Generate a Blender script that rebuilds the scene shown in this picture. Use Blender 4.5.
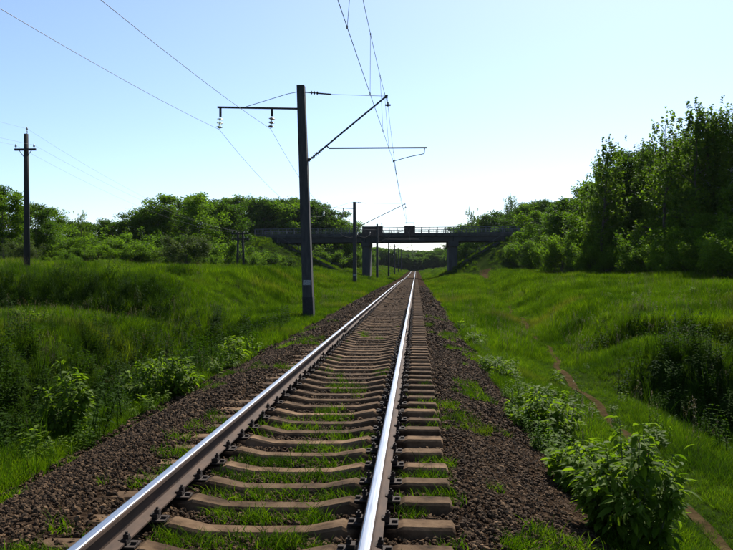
import bpy, math, random
import numpy as np
from mathutils import Vector, Matrix, Euler

# ------------------------------------------------------------------ reset
for o in list(bpy.data.objects):
    bpy.data.objects.remove(o)
scene = bpy.context.scene
COL = scene.collection
rng = np.random.default_rng(7)
random.seed(7)

# ------------------------------------------------------------------ camera
W0, H0, F0 = 733.0, 550.0, 800.0          # photograph size, focal length in its pixels
VPX, VPY, EYE = 416.0, 267.5, 1.54        # vanishing point of the rails, eye height over rail top
YAW = math.atan((VPX - W0 / 2) / F0)
PITCH = -math.atan((H0 / 2 - VPY) / F0)
cam_d = bpy.data.cameras.new('camera')
cam = bpy.data.objects.new('camera', cam_d)
COL.objects.link(cam)
cam_d.sensor_width = 36.0
cam_d.lens = 36.0 * F0 / W0
cam_d.clip_start = 0.05
cam_d.clip_end = 9000
cam.location = (0, 0, EYE)
cam.rotation_euler = (math.pi / 2 + PITCH, 0, YAW)
scene.camera = cam
CAMROT = Euler(cam.rotation_euler).to_matrix()

# ------------------------------------------------------------------ light
SUN_EL, SUN_AZ = 46.0, 18.0               # degrees; azimuth clockwise from +Y (along the track)
world = bpy.data.worlds.new('World')
scene.world = world
world.use_nodes = True
wn = world.node_tree.nodes
bg = wn['Background']
sky = wn.new('ShaderNodeTexSky')
sky.sky_type = 'NISHITA'
sky.sun_disc = False
sky.sun_elevation = math.radians(SUN_EL)
sky.sun_rotation = math.radians(SUN_AZ)
sky.altitude = 150
sky.air_density = 0.8
sky.dust_density = 0.85
sky.ozone_density = 4.0
world.node_tree.links.new(sky.outputs[0], bg.inputs[0])
bg.inputs[1].default_value = 0.112
sun_d = bpy.data.lights.new('sun', 'SUN')
sun_d.energy = 5.0
sun_d.angle = math.radians(0.53)
sun_d.color = (1.0, 0.97, 0.90)
sun = bpy.data.objects.new('sun', sun_d)
COL.objects.link(sun)
_e, _a = math.radians(SUN_EL), math.radians(SUN_AZ)
SUNDIR = Vector((math.sin(_a) * math.cos(_e), math.cos(_a) * math.cos(_e), math.sin(_e)))
sun.rotation_euler = SUNDIR.to_track_quat('Z', 'Y').to_euler()
sun.location = SUNDIR * 100
vs = scene.view_settings
vs.view_transform = 'Standard'
vs.look = 'None'
vs.exposure = 0.72
vs.gamma = 1.0
scene.render.resolution_x = 1024
scene.render.resolution_y = 768

# ------------------------------------------------------------------ helpers
def px_ray(px, py):
    """direction of a photograph pixel, scaled so that one unit is one metre along the track"""
    d = CAMROT @ Vector(((px - W0 / 2) / F0, (H0 / 2 - py) / F0, -1.0))
    return d / d.y

def px_at(px, py, Y):
    return Vector((0, 0, EYE)) + px_ray(px, py) * Y

def sstep(a, b, t):
    t = np.clip((t - a) / (b - a), 0, 1)
    return t * t * (3 - 2 * t)

def vnoise(x, y, seed=0):
    """smooth value noise in 0..1"""
    x = np.asarray(x, float); y = np.asarray(y, float)
    xi = np.floor(x).astype(np.int64); yi = np.floor(y).astype(np.int64)
    fx = x - xi; fy = y - yi
    fx = fx * fx * (3 - 2 * fx); fy = fy * fy * (3 - 2 * fy)
    def h(a, b):
        n = (a * 374761393 + b * 668265263 + seed * 974711) & 0x7fffffff
        n = ((n ^ (n >> 13)) * 1274126177) & 0x7fffffff
        return ((n ^ (n >> 16)) & 0xffff) / 65535.0
    a = h(xi, yi) * (1 - fx) + h(xi + 1, yi) * fx
    b = h(xi, yi + 1) * (1 - fx) + h(xi + 1, yi + 1) * fx
    return a * (1 - fy) + b * fy

class MB:
    """collects shapes, builds one mesh object"""
    def __init__(self):
        self.v = []; self.f = []; self.m = []; self.n = 0
    def add(self, verts, faces, mi=0):
        self.v.extend([tuple(p) for p in verts])
        self.f.extend([tuple(i + self.n for i in fc) for fc in faces])
        self.m.extend([mi] * len(faces))
        self.n += len(verts)
        return self
    def box(self, c, s, rot=None, mi=0, taper=1.0):
        hx, hy, hz = s[0] / 2, s[1] / 2, s[2] / 2
        vs_ = []
        for z, k in ((-hz, 1.0), (hz, taper)):
            for x, y in ((-hx, -hy), (hx, -hy), (hx, hy), (-hx, hy)):
                p = Vector((x * k, y * k, z))
                if rot is not None: p = rot @ p
                vs_.append(p + Vector(c))
        return self.add(vs_, [(3, 2, 1, 0), (4, 5, 6, 7), (0, 1, 5, 4), (1, 2, 6, 5), (2, 3, 7, 6), (3, 0, 4, 7)], mi)
    def bar(self, a, b, w, h, mi=0):
        a = Vector(a); b = Vector(b)
        q = (b - a).to_track_quat('Y', 'Z').to_matrix()
        return self.box((a + b) / 2, (w, (b - a).length, h), q, mi)
    def tube(self, pts, radii, sides=8, mi=0, caps=True):
        pts = [Vector(p) for p in pts]
        if not hasattr(radii, '__len__'): radii = [radii] * len(pts)
        vs_ = []; fs = []
        up = Vector((0, 0, 1))
        for i, p in enumerate(pts):
            t = (pts[min(i + 1, len(pts) - 1)] - pts[max(i - 1, 0)]).normalized()
            ref = up if abs(t.z) < 0.9 else Vector((1, 0, 0))
            s = t.cross(ref).normalized(); n = s.cross(t)
            for k in range(sides):
                a = 2 * math.pi * k / sides
                vs_.append(p + (s * math.cos(a) + n * math.sin(a)) * radii[i])
        for i in range(len(pts) - 1):
            for k in range(sides):
                k2 = (k + 1) % sides
                fs.append((i * sides + k, i * sides + k2, (i + 1) * sides + k2, (i + 1) * sides + k))
        if caps:
            fs.append(tuple(range(sides - 1, -1, -1)))
            b = (len(pts) - 1) * sides
            fs.append(tuple(b + k for k in range(sides)))
        return self.add(vs_, fs, mi)
    def mesh(self, name, mats, smooth=False):
        me = bpy.data.meshes.new(name)
        me.from_pydata(self.v, [], self.f)
        if not isinstance(mats, (list, tuple)): mats = [mats]
        for m in mats: me.materials.append(m)
        if len(mats) > 1:
            me.polygons.foreach_set('material_index', self.m)
        if smooth:
            me.polygons.foreach_set('use_smooth', [True] * len(self.f))
        me.update()
        return me
    def build(self, name, mats, parent=None, smooth=False):
        return link(name, self.mesh(name, mats, smooth), parent)

def link(name, data, parent=None):
    o = bpy.data.objects.new(name, data)
    COL.objects.link(o)
    if parent is not None: o.parent = parent
    return o

def tag(o, label=None, cat=None, group=None, kind=None):
    if label: o['label'] = label
    if cat: o['category'] = cat
    if group: o['group'] = group
    if kind: o['kind'] = kind
    return o

def empty(name, loc=(0, 0, 0), rz=0.0):
    o = link(name, None)
    o.empty_display_size = 0.2
    o.location = loc
    o.rotation_euler = (0, 0, rz)
    return o

def copy_tree(o, parent=None):
    c = o.copy()
    COL.objects.link(c)
    c.parent = parent
    for ch in o.children:
        copy_tree(ch, c)
    return c

def np_mesh(name, verts, quads, mat):
    """fast mesh from numpy arrays of vertices and quads (or triangles)"""
    me = bpy.data.meshes.new(name)
    k = quads.shape[1]
    me.vertices.add(len(verts)); me.loops.add(quads.size); me.polygons.add(len(quads))
    me.vertices.foreach_set('co', np.ascontiguousarray(verts, dtype=np.float32).ravel())
    me.loops.foreach_set('vertex_index', np.ascontiguousarray(quads, dtype=np.int32).ravel())
    me.polygons.foreach_set('loop_start', np.arange(0, quads.size, k, dtype=np.int32))
    me.polygons.foreach_set('loop_total', np.full(len(quads), k, dtype=np.int32))
    me.materials.append(mat)
    me.update(calc_edges=True)
    return me

# ------------------------------------------------------------------ materials
def new_mat(name):
    m = bpy.data.materials.new(name)
    m.use_nodes = True
    nt = m.node_tree
    return m, nt, nt.nodes['Principled BSDF'], nt.nodes['Material Output']

def ramp(nt, fac, stops):
    r = nt.nodes.new('ShaderNodeValToRGB')
    el = r.color_ramp.elements
    while len(el) < len(stops): el.new(0.5)
    for e, (p, c) in zip(el, stops):
        e.position = p; e.color = (*c, 1)
    nt.links.new(fac, r.inputs[0])
    return r.outputs[0]

def noise(nt, scale, detail=4, rough=0.6, coord='Object', stretch=None):
    tc = nt.nodes.new('ShaderNodeTexCoord')
    n = nt.nodes.new('ShaderNodeTexNoise')
    n.inputs['Scale'].default_value = scale
    n.inputs['Detail'].default_value = detail
    n.inputs['Roughness'].default_value = rough
    src = tc.outputs[coord]
    if coord == 'World':
        pass
    if stretch:
        mp = nt.nodes.new('ShaderNodeMapping')
        mp.inputs['Scale'].default_value = stretch
        nt.links.new(src, mp.inputs[0]); src = mp.outputs[0]
    nt.links.new(src, n.inputs['Vector'])
    return n.outputs['Fac']

def wnoise(nt, scale, detail=3):
    g = nt.nodes.new('ShaderNodeNewGeometry')
    n = nt.nodes.new('ShaderNodeTexNoise')
    n.inputs['Scale'].default_value = scale
    n.inputs['Detail'].default_value = detail
    nt.links.new(g.outputs['Position'], n.inputs['Vector'])
    return n.outputs['Fac']

def mixc(nt, fac, a, b, mode='MIX'):
    m = nt.nodes.new('ShaderNodeMix')
    m.data_type = 'RGBA'; m.blend_type = mode
    for v, i in ((fac, 0), (a, 6), (b, 7)):
        if hasattr(v, 'links'): nt.links.new(v, m.inputs[i])
        elif i == 0: m.inputs[0].default_value = v
        else: m.inputs[i].default_value = (*v, 1)
    return m.outputs[2]

def bump(nt, bsdf, h, strength=0.4, dist=0.02):
    b = nt.nodes.new('ShaderNodeBump')
    b.inputs['Strength'].default_value = strength
    b.inputs['Distance'].default_value = dist
    nt.links.new(h, b.inputs['Height'])
    nt.links.new(b.outputs[0], bsdf.inputs['Normal'])

def mat_noisy(name, stops, scale=6, rough=0.85, detail=5, bstr=0.4, bdist=0.01, metal=0.0, coord='Object', stretch=None, spec=0.3, objrand=0.0):
    m, nt, b, out = new_mat(name)
    n = noise(nt, scale, detail, 0.65, coord, stretch)
    c = ramp(nt, n, stops)
    if objrand == 0.8:
        oi = nt.nodes.new('ShaderNodeObjectInfo')
        k = ramp(nt, oi.outputs['Random'], [(0, (.35, .35, .36)), (.55, (.85, .80, .78)), (.85, (1.15, 1.1, 1.05)), (1, (2.3, 2.25, 2.2))])
        c = mixc(nt, 1.0, c, k, 'MULTIPLY')
    elif objrand:
        oi = nt.nodes.new('ShaderNodeObjectInfo')
        k = ramp(nt, oi.outputs['Random'], [(0, (1 - objrand,) * 3), (1, (1 + objrand * 0.6,) * 3)])
        c = mixc(nt, 1.0, c, k, 'MULTIPLY')
    nt.links.new(c, b.inputs['Base Color'])
    b.inputs['Roughness'].default_value = rough
    b.inputs['Metallic'].default_value = metal
    b.inputs['Specular IOR Level'].default_value = spec
    if bstr: bump(nt, b, n, bstr, bdist)
    return m

def mat_leaf(name, c1, c2, trans=0.42, rough=0.5, patch=None, objvar=0.35, tcol=1.7, spec=0.25, far=None):
    """leaf: reflects and lets light through; colour differs leaf by leaf and plant by plant"""
    m, nt, b, out = new_mat(name)
    g = nt.nodes.new('ShaderNodeNewGeometry')
    c = ramp(nt, g.outputs['Random Per Island'], [(0.0, c1), (1.0, c2)])
    oi = nt.nodes.new('ShaderNodeObjectInfo')
    k = ramp(nt, oi.outputs['Random'], [(0, (1 - objvar, 1 - objvar * 0.9, 1 - objvar * 0.6)), (1, (1 + objvar * 0.5, 1 + objvar * 0.35, 1.0))])
    c = mixc(nt, 1.0, c, k, 'MULTIPLY')
    if patch:
        w = wnoise(nt, patch[0], 4)
        w = ramp(nt, w, [(patch[2], (0, 0, 0)), (patch[3], (1, 1, 1))])
        c = mixc(nt, w, c, patch[1])
        w2 = ramp(nt, wnoise(nt, 0.45, 3), [(0.36, (0.45, 0.52, 0.6)), (0.62, (1.30, 1.20, 1.0))])
        c = mixc(nt, 1.0, c, w2, 'MULTIPLY')
    nt.links.new(c, b.inputs['Base Color'])
    b.inputs['Roughness'].default_value = rough
    b.inputs['Specular IOR Level'].default_value = spec
    tr = nt.nodes.new('ShaderNodeBsdfTranslucent')
    tc = mixc(nt, 1.0, c, (tcol * 0.95, tcol, tcol * 0.40), 'MULTIPLY')
    nt.links.new(tc, tr.inputs[0])
    mx = nt.nodes.new('ShaderNodeMixShader')
    mx.inputs[0].default_value = trans
    nt.links.new(b.outputs[0], mx.inputs[1]); nt.links.new(tr.outputs[0], mx.inputs[2])
    nt.links.new(mx.outputs[0], out.inputs[0])
    return m

M = {}
M['ground'] = mat_noisy('soil_and_moss', [(0.3, (0.012, 0.020, 0.004)), (0.55, (0.022, 0.036, 0.006)), (0.75, (0.038, 0.040, 0.012))], 1.3, 1.0, 8, 0.6, 0.05, spec=0.0)
M['dirt'] = mat_noisy('trodden_earth', [(0.3, (0.026, 0.018, 0.008)), (0.7, (0.075, 0.050, 0.024))], 5, 1.0, 8, 0.8, 0.03, spec=0.0)
M['ballast'] = mat_noisy('ballast_dirt', [(0.35, (0.012, 0.008, 0.005)), (0.5, (0.035, 0.022, 0.014)), (0.68, (0.075, 0.050, 0.032))], 16, 1.0, 8, 1.0, 0.05, spec=0.0)
M['stone'] = mat_noisy('crushed_stone', [(0.3, (0.034, 0.019, 0.009)), (0.58, (0.090, 0.055, 0.028)), (0.78, (0.24, 0.170, 0.105))], 9, 0.9, 4, 0.5, 0.004, objrand=0.8, spec=0.1)
M['sleeper'] = mat_noisy('rust_stained_concrete', [(0.30, (0.030, 0.018, 0.009)), (0.46, (0.105, 0.063, 0.033)), (0.74, (0.205, 0.130, 0.072))], 5.5, 0.95, 10, 0.9, 0.012, objrand=0.42, spec=0.08)
M['rust'] = mat_noisy('rail_rust', [(0.3, (0.030, 0.016, 0.009)), (0.7, (0.095, 0.052, 0.029))], 9, 0.85, 6, 0.3, 0.003, stretch=(1, 0.25, 1))
M['oily'] = mat_noisy('oily_iron', [(0.3, (0.014, 0.009, 0.006)), (0.7, (0.050, 0.030, 0.019))], 20, 0.85, 5, 0.3, 0.003)
m, nt, b, out = new_mat('polished_rail_steel')
n_ = noise(nt, 14, 5, 0.6, 'Object', (6, 0.15, 1))
nt.links.new(ramp(nt, n_, [(0.3, (0.34, 0.34, 0.35)), (0.7, (0.42, 0.42, 0.43))]), b.inputs['Base Color'])
nt.links.new(ramp(nt, n_, [(0.3, (0.30,) * 3), (0.7, (0.36,) * 3)]), b.inputs['Roughness'])
b.inputs['Metallic'].default_value = 1.0
M['steel'] = m
# oil and rust dust darken the sleepers where the rails sit on them
nt = M['sleeper'].node_tree; b = nt.nodes['Principled BSDF']
src = b.inputs['Base Color'].links[0].from_socket
tc = nt.nodes.new('ShaderNodeTexCoord'); sp = nt.nodes.new('ShaderNodeSeparateXYZ'); nt.links.new(tc.outputs['Object'], sp.inputs[0])
def mth(op, a, v):
    n = nt.nodes.new('ShaderNodeMath'); n.operation = op; nt.links.new(a, n.inputs[0])
    if hasattr(v, 'links'): nt.links.new(v, n.inputs[1])
    elif v is not None: n.inputs[1].default_value = v
    return n.outputs[0]
ax_ = mth('ABSOLUTE', sp.outputs['X'], None)
ds_ = mth('ABSOLUTE', mth('SUBTRACT', ax_, 0.796), None)
ds_ = mth('ADD', ds_, mth('MULTIPLY', noise(nt, 11, 4), 0.16))
oil = ramp(nt, ds_, [(0.19, (0.16, 0.13, 0.12)), (0.30, (1, 1, 1))])
nt.links.new(mixc(nt, 1.0, src, oil, 'MULTIPLY'), b.inputs['Base Color'])
M['mast'] = mat_noisy('weathered_mast_concrete', [(0.3, (0.024, 0.023, 0.022)), (0.7, (0.058, 0.054, 0.050))], 4, 0.92, 8, 0.4, 0.006, stretch=(3, 3, 0.5))
M['tar'] = mat_noisy('tar_paint', [(0.3, (0.010, 0.010, 0.010)), (0.7, (0.028, 0.026, 0.024))], 8, 0.8, 5, 0.3, 0.004)
M['darksteel'] = mat_noisy('dull_dark_steel', [(0.3, (0.025, 0.024, 0.024)), (0.7, (0.06, 0.052, 0.046))], 12, 0.7, 4, 0.2, 0.002)
M['wire'] = mat_noisy('oxidised_wire', [(0.3, (0.06, 0.055, 0.05)), (0.7, (0.11, 0.10, 0.09))], 5, 0.6, 2, 0)
M['porcelain'] = mat_noisy('porcelain_glaze', [(0.3, (0.30, 0.24, 0.17)), (0.7, (0.45, 0.38, 0.29))], 5, 0.25, 3, 0, spec=0.5)
m, nt, b, out = new_mat('insulator_glass')
b.inputs['Base Color'].default_value = (0.85, 0.88, 0.66, 1)
b.inputs['Roughness'].default_value = 0.12
b.inputs['Transmission Weight'].default_value = 0.6
M['glass'] = m
M['plate'] = mat_noisy('faded_white_plate', [(0.35, (0.10, 0.10, 0.10)), (0.65, (0.30, 0.30, 0.29))], 18, 0.7, 3, 0)
M['wood'] = mat_noisy('tarred_pole_wood', [(0.3, (0.014, 0.012, 0.010)), (0.7, (0.042, 0.036, 0.030))], 5, 0.9, 6, 0.5, 0.008, stretch=(6, 6, 0.4))
M['bridge'] = mat_noisy('bridge_concrete', [(0.3, (0.026, 0.025, 0.022)), (0.7, (0.075, 0.071, 0.063))], 1.2, 0.9, 8, 0.2, 0.02, stretch=(1, 1, 0.2))
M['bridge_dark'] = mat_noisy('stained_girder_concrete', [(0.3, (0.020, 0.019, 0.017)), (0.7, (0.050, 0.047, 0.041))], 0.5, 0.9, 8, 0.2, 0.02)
M['rail_paint'] = mat_noisy('grey_railing_paint', [(0.3, (0.06, 0.06, 0.058)), (0.7, (0.11, 0.11, 0.105))], 2, 0.6, 4, 0)
M['screen'] = mat_noisy('rusty_screen_plate', [(0.3, (0.03, 0.022, 0.018)), (0.7, (0.075, 0.05, 0.04))], 2, 0.8, 5, 0.1)
M['asphalt'] = mat_noisy('asphalt', [(0.3, (0.04, 0.04, 0.04)), (0.7, (0.07, 0.07, 0.068))], 3, 0.9, 6, 0.2)
M['bark'] = mat_noisy('brown_bark', [(0.3, (0.035, 0.026, 0.019)), (0.7, (0.11, 0.085, 0.062))], 6, 0.95, 6, 0.6, 0.02, stretch=(3, 3, 0.6))
M['birch'] = mat_noisy('birch_bark', [(0.40, (0.04, 0.035, 0.03)), (0.50, (0.40, 0.38, 0.34)), (0.8, (0.58, 0.56, 0.51))], 3, 0.85, 5, 0.2, 0.01, stretch=(0.6, 0.6, 2.5))
M['stem'] = mat_noisy('green_stem', [(0.3, (0.04, 0.055, 0.018)), (0.7, (0.09, 0.10, 0.04))], 8, 0.8, 3, 0)
M['grass'] = mat_leaf('grass_blades', (0.028, 0.074, 0.002), (0.084, 0.134, 0.005), 0.5, 0.75, (0.16, (0.115, 0.105, 0.022), 0.56, 0.76), 0.5, 1.7, 0.05)
M['weeds_shade_toned'] = mat_leaf('shade_toned_rank_weeds', (0.016, 0.04, 0.003), (0.038, 0.076, 0.005), 0.4, 0.8, None, 0.4, 1.6, 0.04)  # weed green darkened to stand in for shade in the hollows
M['dry'] = mat_leaf('dry_grass', (0.12, 0.095, 0.045), (0.20, 0.155, 0.075), 0.35, 0.7, None, 0.3, 1.1)
M['leaf_bush'] = mat_leaf('bush_leaves', (0.064, 0.118, 0.006), (0.135, 0.195, 0.014), 0.5, 0.65, None, 0.3, 1.7, 0.1)
M['leaf_mid'] = mat_leaf('broadleaf_leaves', (0.04, 0.088, 0.005), (0.09, 0.155, 0.011), 0.5, 0.65, None, 0.45, 1.7, 0.06)
M['leaf_dark'] = mat_leaf('dark_leaves', (0.03, 0.07, 0.006), (0.068, 0.125, 0.011), 0.45, 0.65, None, 0.4, 1.6, 0.06)
M['leaf_birch'] = mat_leaf('birch_leaves', (0.054, 0.108, 0.008), (0.112, 0.176, 0.017), 0.48, 0.6, None, 0.4, 1.6, 0.08)
M['leaf_willow'] = mat_leaf('willow_leaves', (0.0400, 0.0640, 0.0144), (0.0800, 0.1104, 0.0272), 0.42, 0.6, None, 0.25, 1.5, 0.08)
M['leaf_bright'] = mat_leaf('young_leaves', (0.06, 0.122, 0.007), (0.12, 0.195, 0.014), 0.5, 0.65, None, 0.4, 1.7, 0.08)

# ------------------------------------------------------------------ lie of the land
AX = -1.08                                   # track centre line
RAILX = 0.796                                # rail centre to track centre
BRY, BRY2 = 150.0, 160.5                     # near and far face of the road bridge
ABL, ABR = -28.5, 17.5                       # bridge ends

def track_z(y):
    return -0.32 * sstep(60, 165, y) + 0.30 * sstep(185, 340, y)

PATH_Y = np.array([-10, 0, 7.6, 14.8, 24, 40, 60, 90, 115, 140, 150])
PATH_X = np.array([2.7, 2.8, 2.94, 3.3, 4.04, 5.0, 6.2, 8.2, 10.0, 11.9, 13.0])
def path_x(y):
    return np.interp(y, PATH_Y, PATH_X) + 0.10 * np.sin(y * 0.55) + 0.05 * np.sin(y * 1.7)

def ground_z(x, y):
    x = np.asarray(x, float); y = np.asarray(y, float)
    u = x - AX
    tz = track_z(y)
    # left of the track: verge, ditch, meadow with an old bank across it
    ditch = 1 - sstep(16, 33, y)
    lz_d = np.interp(-u, [0, 2.4, 2.7, 3.5, 4.2, 5.8, 7.2, 8.4, 40], [-.9, -.9, -.56, -.66, -1.15, -2.6, -2.3, -0.35, .0])
    lz_s = np.interp(-u, [0, 2.4, 2.7, 3.6, 5, 7, 9, 40], [-.9, -.9, -.56, -.62, -.68, -.62, -.5, -.2])
    meadow = np.interp(y + 0.35 * (x + 11), [-20, 17, 23, 29.6, 30.6, 32.0, 34, 46, 80, 130, 200], [.1, .05, -.55, -.75, .05, .78, .85, 1.0, .9, 1.0, .6])
    bank_w = sstep(6.5, 10.5, -u)
    lz = lz_d * ditch + lz_s * (1 - ditch)
    lz = lz * (1 - bank_w) + (meadow + 0.02 * np.clip(-x - 12, 0, 25)) * bank_w
    lz2 = np.interp(-u, [0, 2.4, 2.7, 6, 12, 40], [-.9, -.9, -.5, -.45, .6, 1.0])
    k = sstep(60, 130, y)
    lz = lz * (1 - k) + lz2 * k
    # right of the track: slope down to the footpath, hollow, two banks, meadow
    px_ = path_x(y)
    pz = np.interp(y, [-10, 24, 45, 70, 100, 140], [-1.1, -1.08, -.85, -.6, -.35, .3])
    sl = np.clip((u - 2.5) / np.maximum(px_ - AX - 2.5, .5), 0, 1)
    rz = -.58 + (pz + .58) * sl
    yy = y + 0.9 * np.clip(x - 6, -3, 8)
    yy = yy + 0.8 * (vnoise(x * .35, y * .35, 3) - .5)
    far = np.interp(yy, [-20, 8, 13.5, 16.6, 18.2, 20.8, 23.6, 25.0, 30, 45, 70, 110, 150], [-1.3, -1.5, -1.9, -1.8, -.42, -.40, -1.15, .0, .1, .05, .35, .7, .9])
    kw = sstep(0.4, 2.6, x - px_)
    rz = rz * (1 - kw) + far * kw
    rz = np.where(u < 2.5, np.interp(u, [0, 2.2, 2.5], [-.9, -.9, -.58]), rz)
    z = np.where(u < 0, lz, rz) + tz * (1 - sstep(3, 14, np.abs(u)))
    # bumps
    am = sstep(2.8, 6, np.abs(u))
    bmp = (vnoise(x * .16, y * .16, 1) - .5) * .75 + (vnoise(x * .5, y * .5, 2) - .5) * .42 + (vnoise(x * 1.3, y * 1.3, 5) - .5) * .12
    z = z + bmp * am * (1 - .65 * np.exp(-((x - px_) / 1.0) ** 2))
    # road embankment with its end cones under the bridge
    yc = (BRY + BRY2) / 2
    dy = np.maximum(np.abs(y - yc) - 6.0, 0)
    dl = np.maximum(x - (ABL - .5), 0) / 2.1
    dr = np.maximum((ABR + .5) - x, 0) / 1.75
    top = 7.55
    el = np.where(x < -5, top - np.sqrt(dl ** 2 + (dy / 1.7) ** 2), -9)
    er = np.where(x > 4, top - np.sqrt(dr ** 2 + (dy / 1.7) ** 2), -9)
    e = np.maximum(el, er) + .25 * (vnoise(x * .4, y * .4, 8) - .5) * (dy > 1)
    z = np.maximum(z, e)
    # land beyond rises gently
    z = z + 7.0 * sstep(260, 620, y) * (1 - .8 * np.exp(-((u - 2) / 14) ** 2) * (1 - sstep(330, 520, y))) + 9 * sstep(120, 500, np.abs(x)) * sstep(50, 300, y)
    return z

def gz(x, y):
    return float(ground_z(np.array([x]), np.array([y]))[0])

def graded(lo, hi, fine_lo, fine_hi, step, grow):
    a = list(np.arange(fine_lo, fine_hi + 1e-6, step))
    s = step; p = a[-1]
    while p < hi: s *= grow; p += s; a.append(p)
    s = step; p = a[0]; b = []
    while p > lo: s *= grow; p -= s; b.append(p)
    return np.array(b[::-1] + a)

gx = graded(-2600, 2600, -32, 30, 0.36, 1.10)
gy = graded(-60, 4200, -4, 62, 0.36, 1.035)
GX, GY = np.meshgrid(gx, gy)
GZ = ground_z(GX, GY)
nx_, ny_ = len(gx), len(gy)
idx = np.arange(nx_ * ny_).reshape(ny_, nx_)
quads = np.stack([idx[:-1, :-1], idx[:-1, 1:], idx[1:, 1:], idx[1:, :-1]], -1).reshape(-1, 4)
me = np_mesh('ground', np.stack([GX, GY, GZ], -1).reshape(-1, 3), quads, M['ground'])
me.polygons.foreach_set('use_smooth', [True] * len(me.polygons))
tag(link('ground', me), kind='structure')
def mesh_z(x, y):
    """height of the ground mesh itself"""
    i = min(max(int(np.searchsorted(gx, x)) - 1, 0), nx_ - 2); j = min(max(int(np.searchsorted(gy, y)) - 1, 0), ny_ - 2)
    a = (x - gx[i]) / (gx[i + 1] - gx[i]); b_ = (y - gy[j]) / (gy[j + 1] - gy[j])
    return float((GZ[j, i] * (1 - a) + GZ[j, i + 1] * a) * (1 - b_) + (GZ[j + 1, i] * (1 - a) + GZ[j + 1, i + 1] * a) * b_)

# ballast bed
ys = np.concatenate([np.arange(-6, 60, .5), np.arange(60, 382, 4)])
prof = [(-2.95, -.80), (-2.7, -.60), (-2.2, -.37), (-1.62, -.195), (-1.25, -.192), (-.5, -.285), (.5, -.285), (1.3, -.265), (1.62, -.28), (2.2, -.46), (2.55, -.60), (2.85, -.85)]
vv = []
for y in ys:
    for i, (a, z) in enumerate(prof):
        e = 0 if i in (0, 11) else 1
        wob = .05 * (vnoise(a * 2.1 + 7, y * .9, 4) - .5) + .16 * (i in (1, 10)) * (vnoise(a + 3, y * .35, 6) - .5)
        vv.append((AX + a + e * wob * (2 if abs(a) > 1.5 else .2), y, z + float(track_z(y)) + e * wob * .22))
P_ = len(prof)
ff = [(r * P_ + i, r * P_ + i + 1, (r + 1) * P_ + i + 1, (r + 1) * P_ + i) for r in range(len(ys) - 1) for i in range(P_ - 1)]
me = bpy.data.meshes.new('ballast_bed'); me.from_pydata(vv, [], ff); me.materials.append(M['ballast'])
me.polygons.foreach_set('use_smooth', [True] * len(ff))
tag(link('ballast_bed', me), kind='structure')
def ballast_z(u, y):
    a = np.array([p[0] for p in prof]); z = np.array([p[1] for p in prof])
    return np.interp(u, a, z) + track_z(y)

# footpath trodden through the grass
ys = np.concatenate([np.arange(-4, 60, .3), np.arange(60, 141, 1.0)])
vv = []
for y in ys:
    c = float(path_x(y)); hw = .045 + .05 * float(vnoise(y * .7, 3.3, 11)) + .0012 * y
    if y > 118: hw *= 4.0
    hw *= 1.0 if y < 28 or y > 118 else max(.5, 1 - (y - 28) / 30)
    for k in (-1, -.5, 0, .5, 1):
        x = c + k * hw + .05 * (float(vnoise(y * 2.3, k * 5 + 9, 12)) - .5)
        vv.append((x, y, mesh_z(x, y) + .014))
ff = [(r * 5 + i, r * 5 + i + 1, (r + 1) * 5 + i + 1, (r + 1) * 5 + i) for r in range(len(ys) - 1) for i in range(4)]
me = bpy.data.meshes.new('footpath'); me.from_pydata(vv, [], ff); me.materials.append(M['dirt'])
tag(link('footpath', me), kind='structure')

# ------------------------------------------------------------------ railway track
track = empty('railway_track', (AX, 0, 0))
tag(track, 'single railway track of steel rails on rust-stained concrete sleepers', 'railway track')
half = [(.0, .0), (.022, -.0008), (.031, -.004), (.0365, -.012), (.0375, -.034), (.030, -.041), (.0105, -.055), (.009, -.10), (.0105, -.142), (.030, -.157), (.074, -.169), (.075, -.180)]
rp = half[1:] + [(-x, z) for x, z in half[::-1][:-1]] + [half[0]]
def rail_piece(x0, ya, yb):
    mb = MB()
    st = list(np.arange(ya, yb, 2.5)) + [yb]
    n = len(rp)
    vs_ = [(x0 + a, y, z + float(track_z(y))) for y in st for a, z in rp]
    for r in range(len(st) - 1):
        for i in range(n):
            j = (i + 1) % n
            xm = abs((rp[i][0] + rp[j][0]) / 2); zm = (rp[i][1] + rp[j][1]) / 2
            mi = 1 if zm > -.006 else 0
            mb.add([vs_[r * n + i], vs_[r * n + j], vs_[(r + 1) * n + j], vs_[(r + 1) * n + i]], [(0, 1, 2, 3)], mi)
    mb.add(vs_[:n], [tuple(range(n))], 0)
    mb.add(vs_[-n:], [tuple(range(n - 1, -1, -1))], 0)
    return mb
for s in (-1, 1):
    y0 = -6.0
    for y1 in [21.1 + 25 * k for k in range(15)]:
        r = rail_piece(s * RAILX, y0 + .006, min(y1, 381) - .006).build('rail', [M['rust'], M['steel']], track)
        if y1 < 120:
            jb = MB()
            for side in (-1, 1):
                jb.box((s * RAILX + side * .024, y1, -.098 + float(track_z(y1))), (.026, .8, .085))
                for k in range(6):
                    jb.box((s * RAILX + side * .046, y1 - .33 + .132 * k, -.098 + float(track_z(y1))), (.022, .035, .035))
            jb.build('joint_bar', M['oily'], r)
        y0 = y1
        if y1 > 381: break

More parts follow.
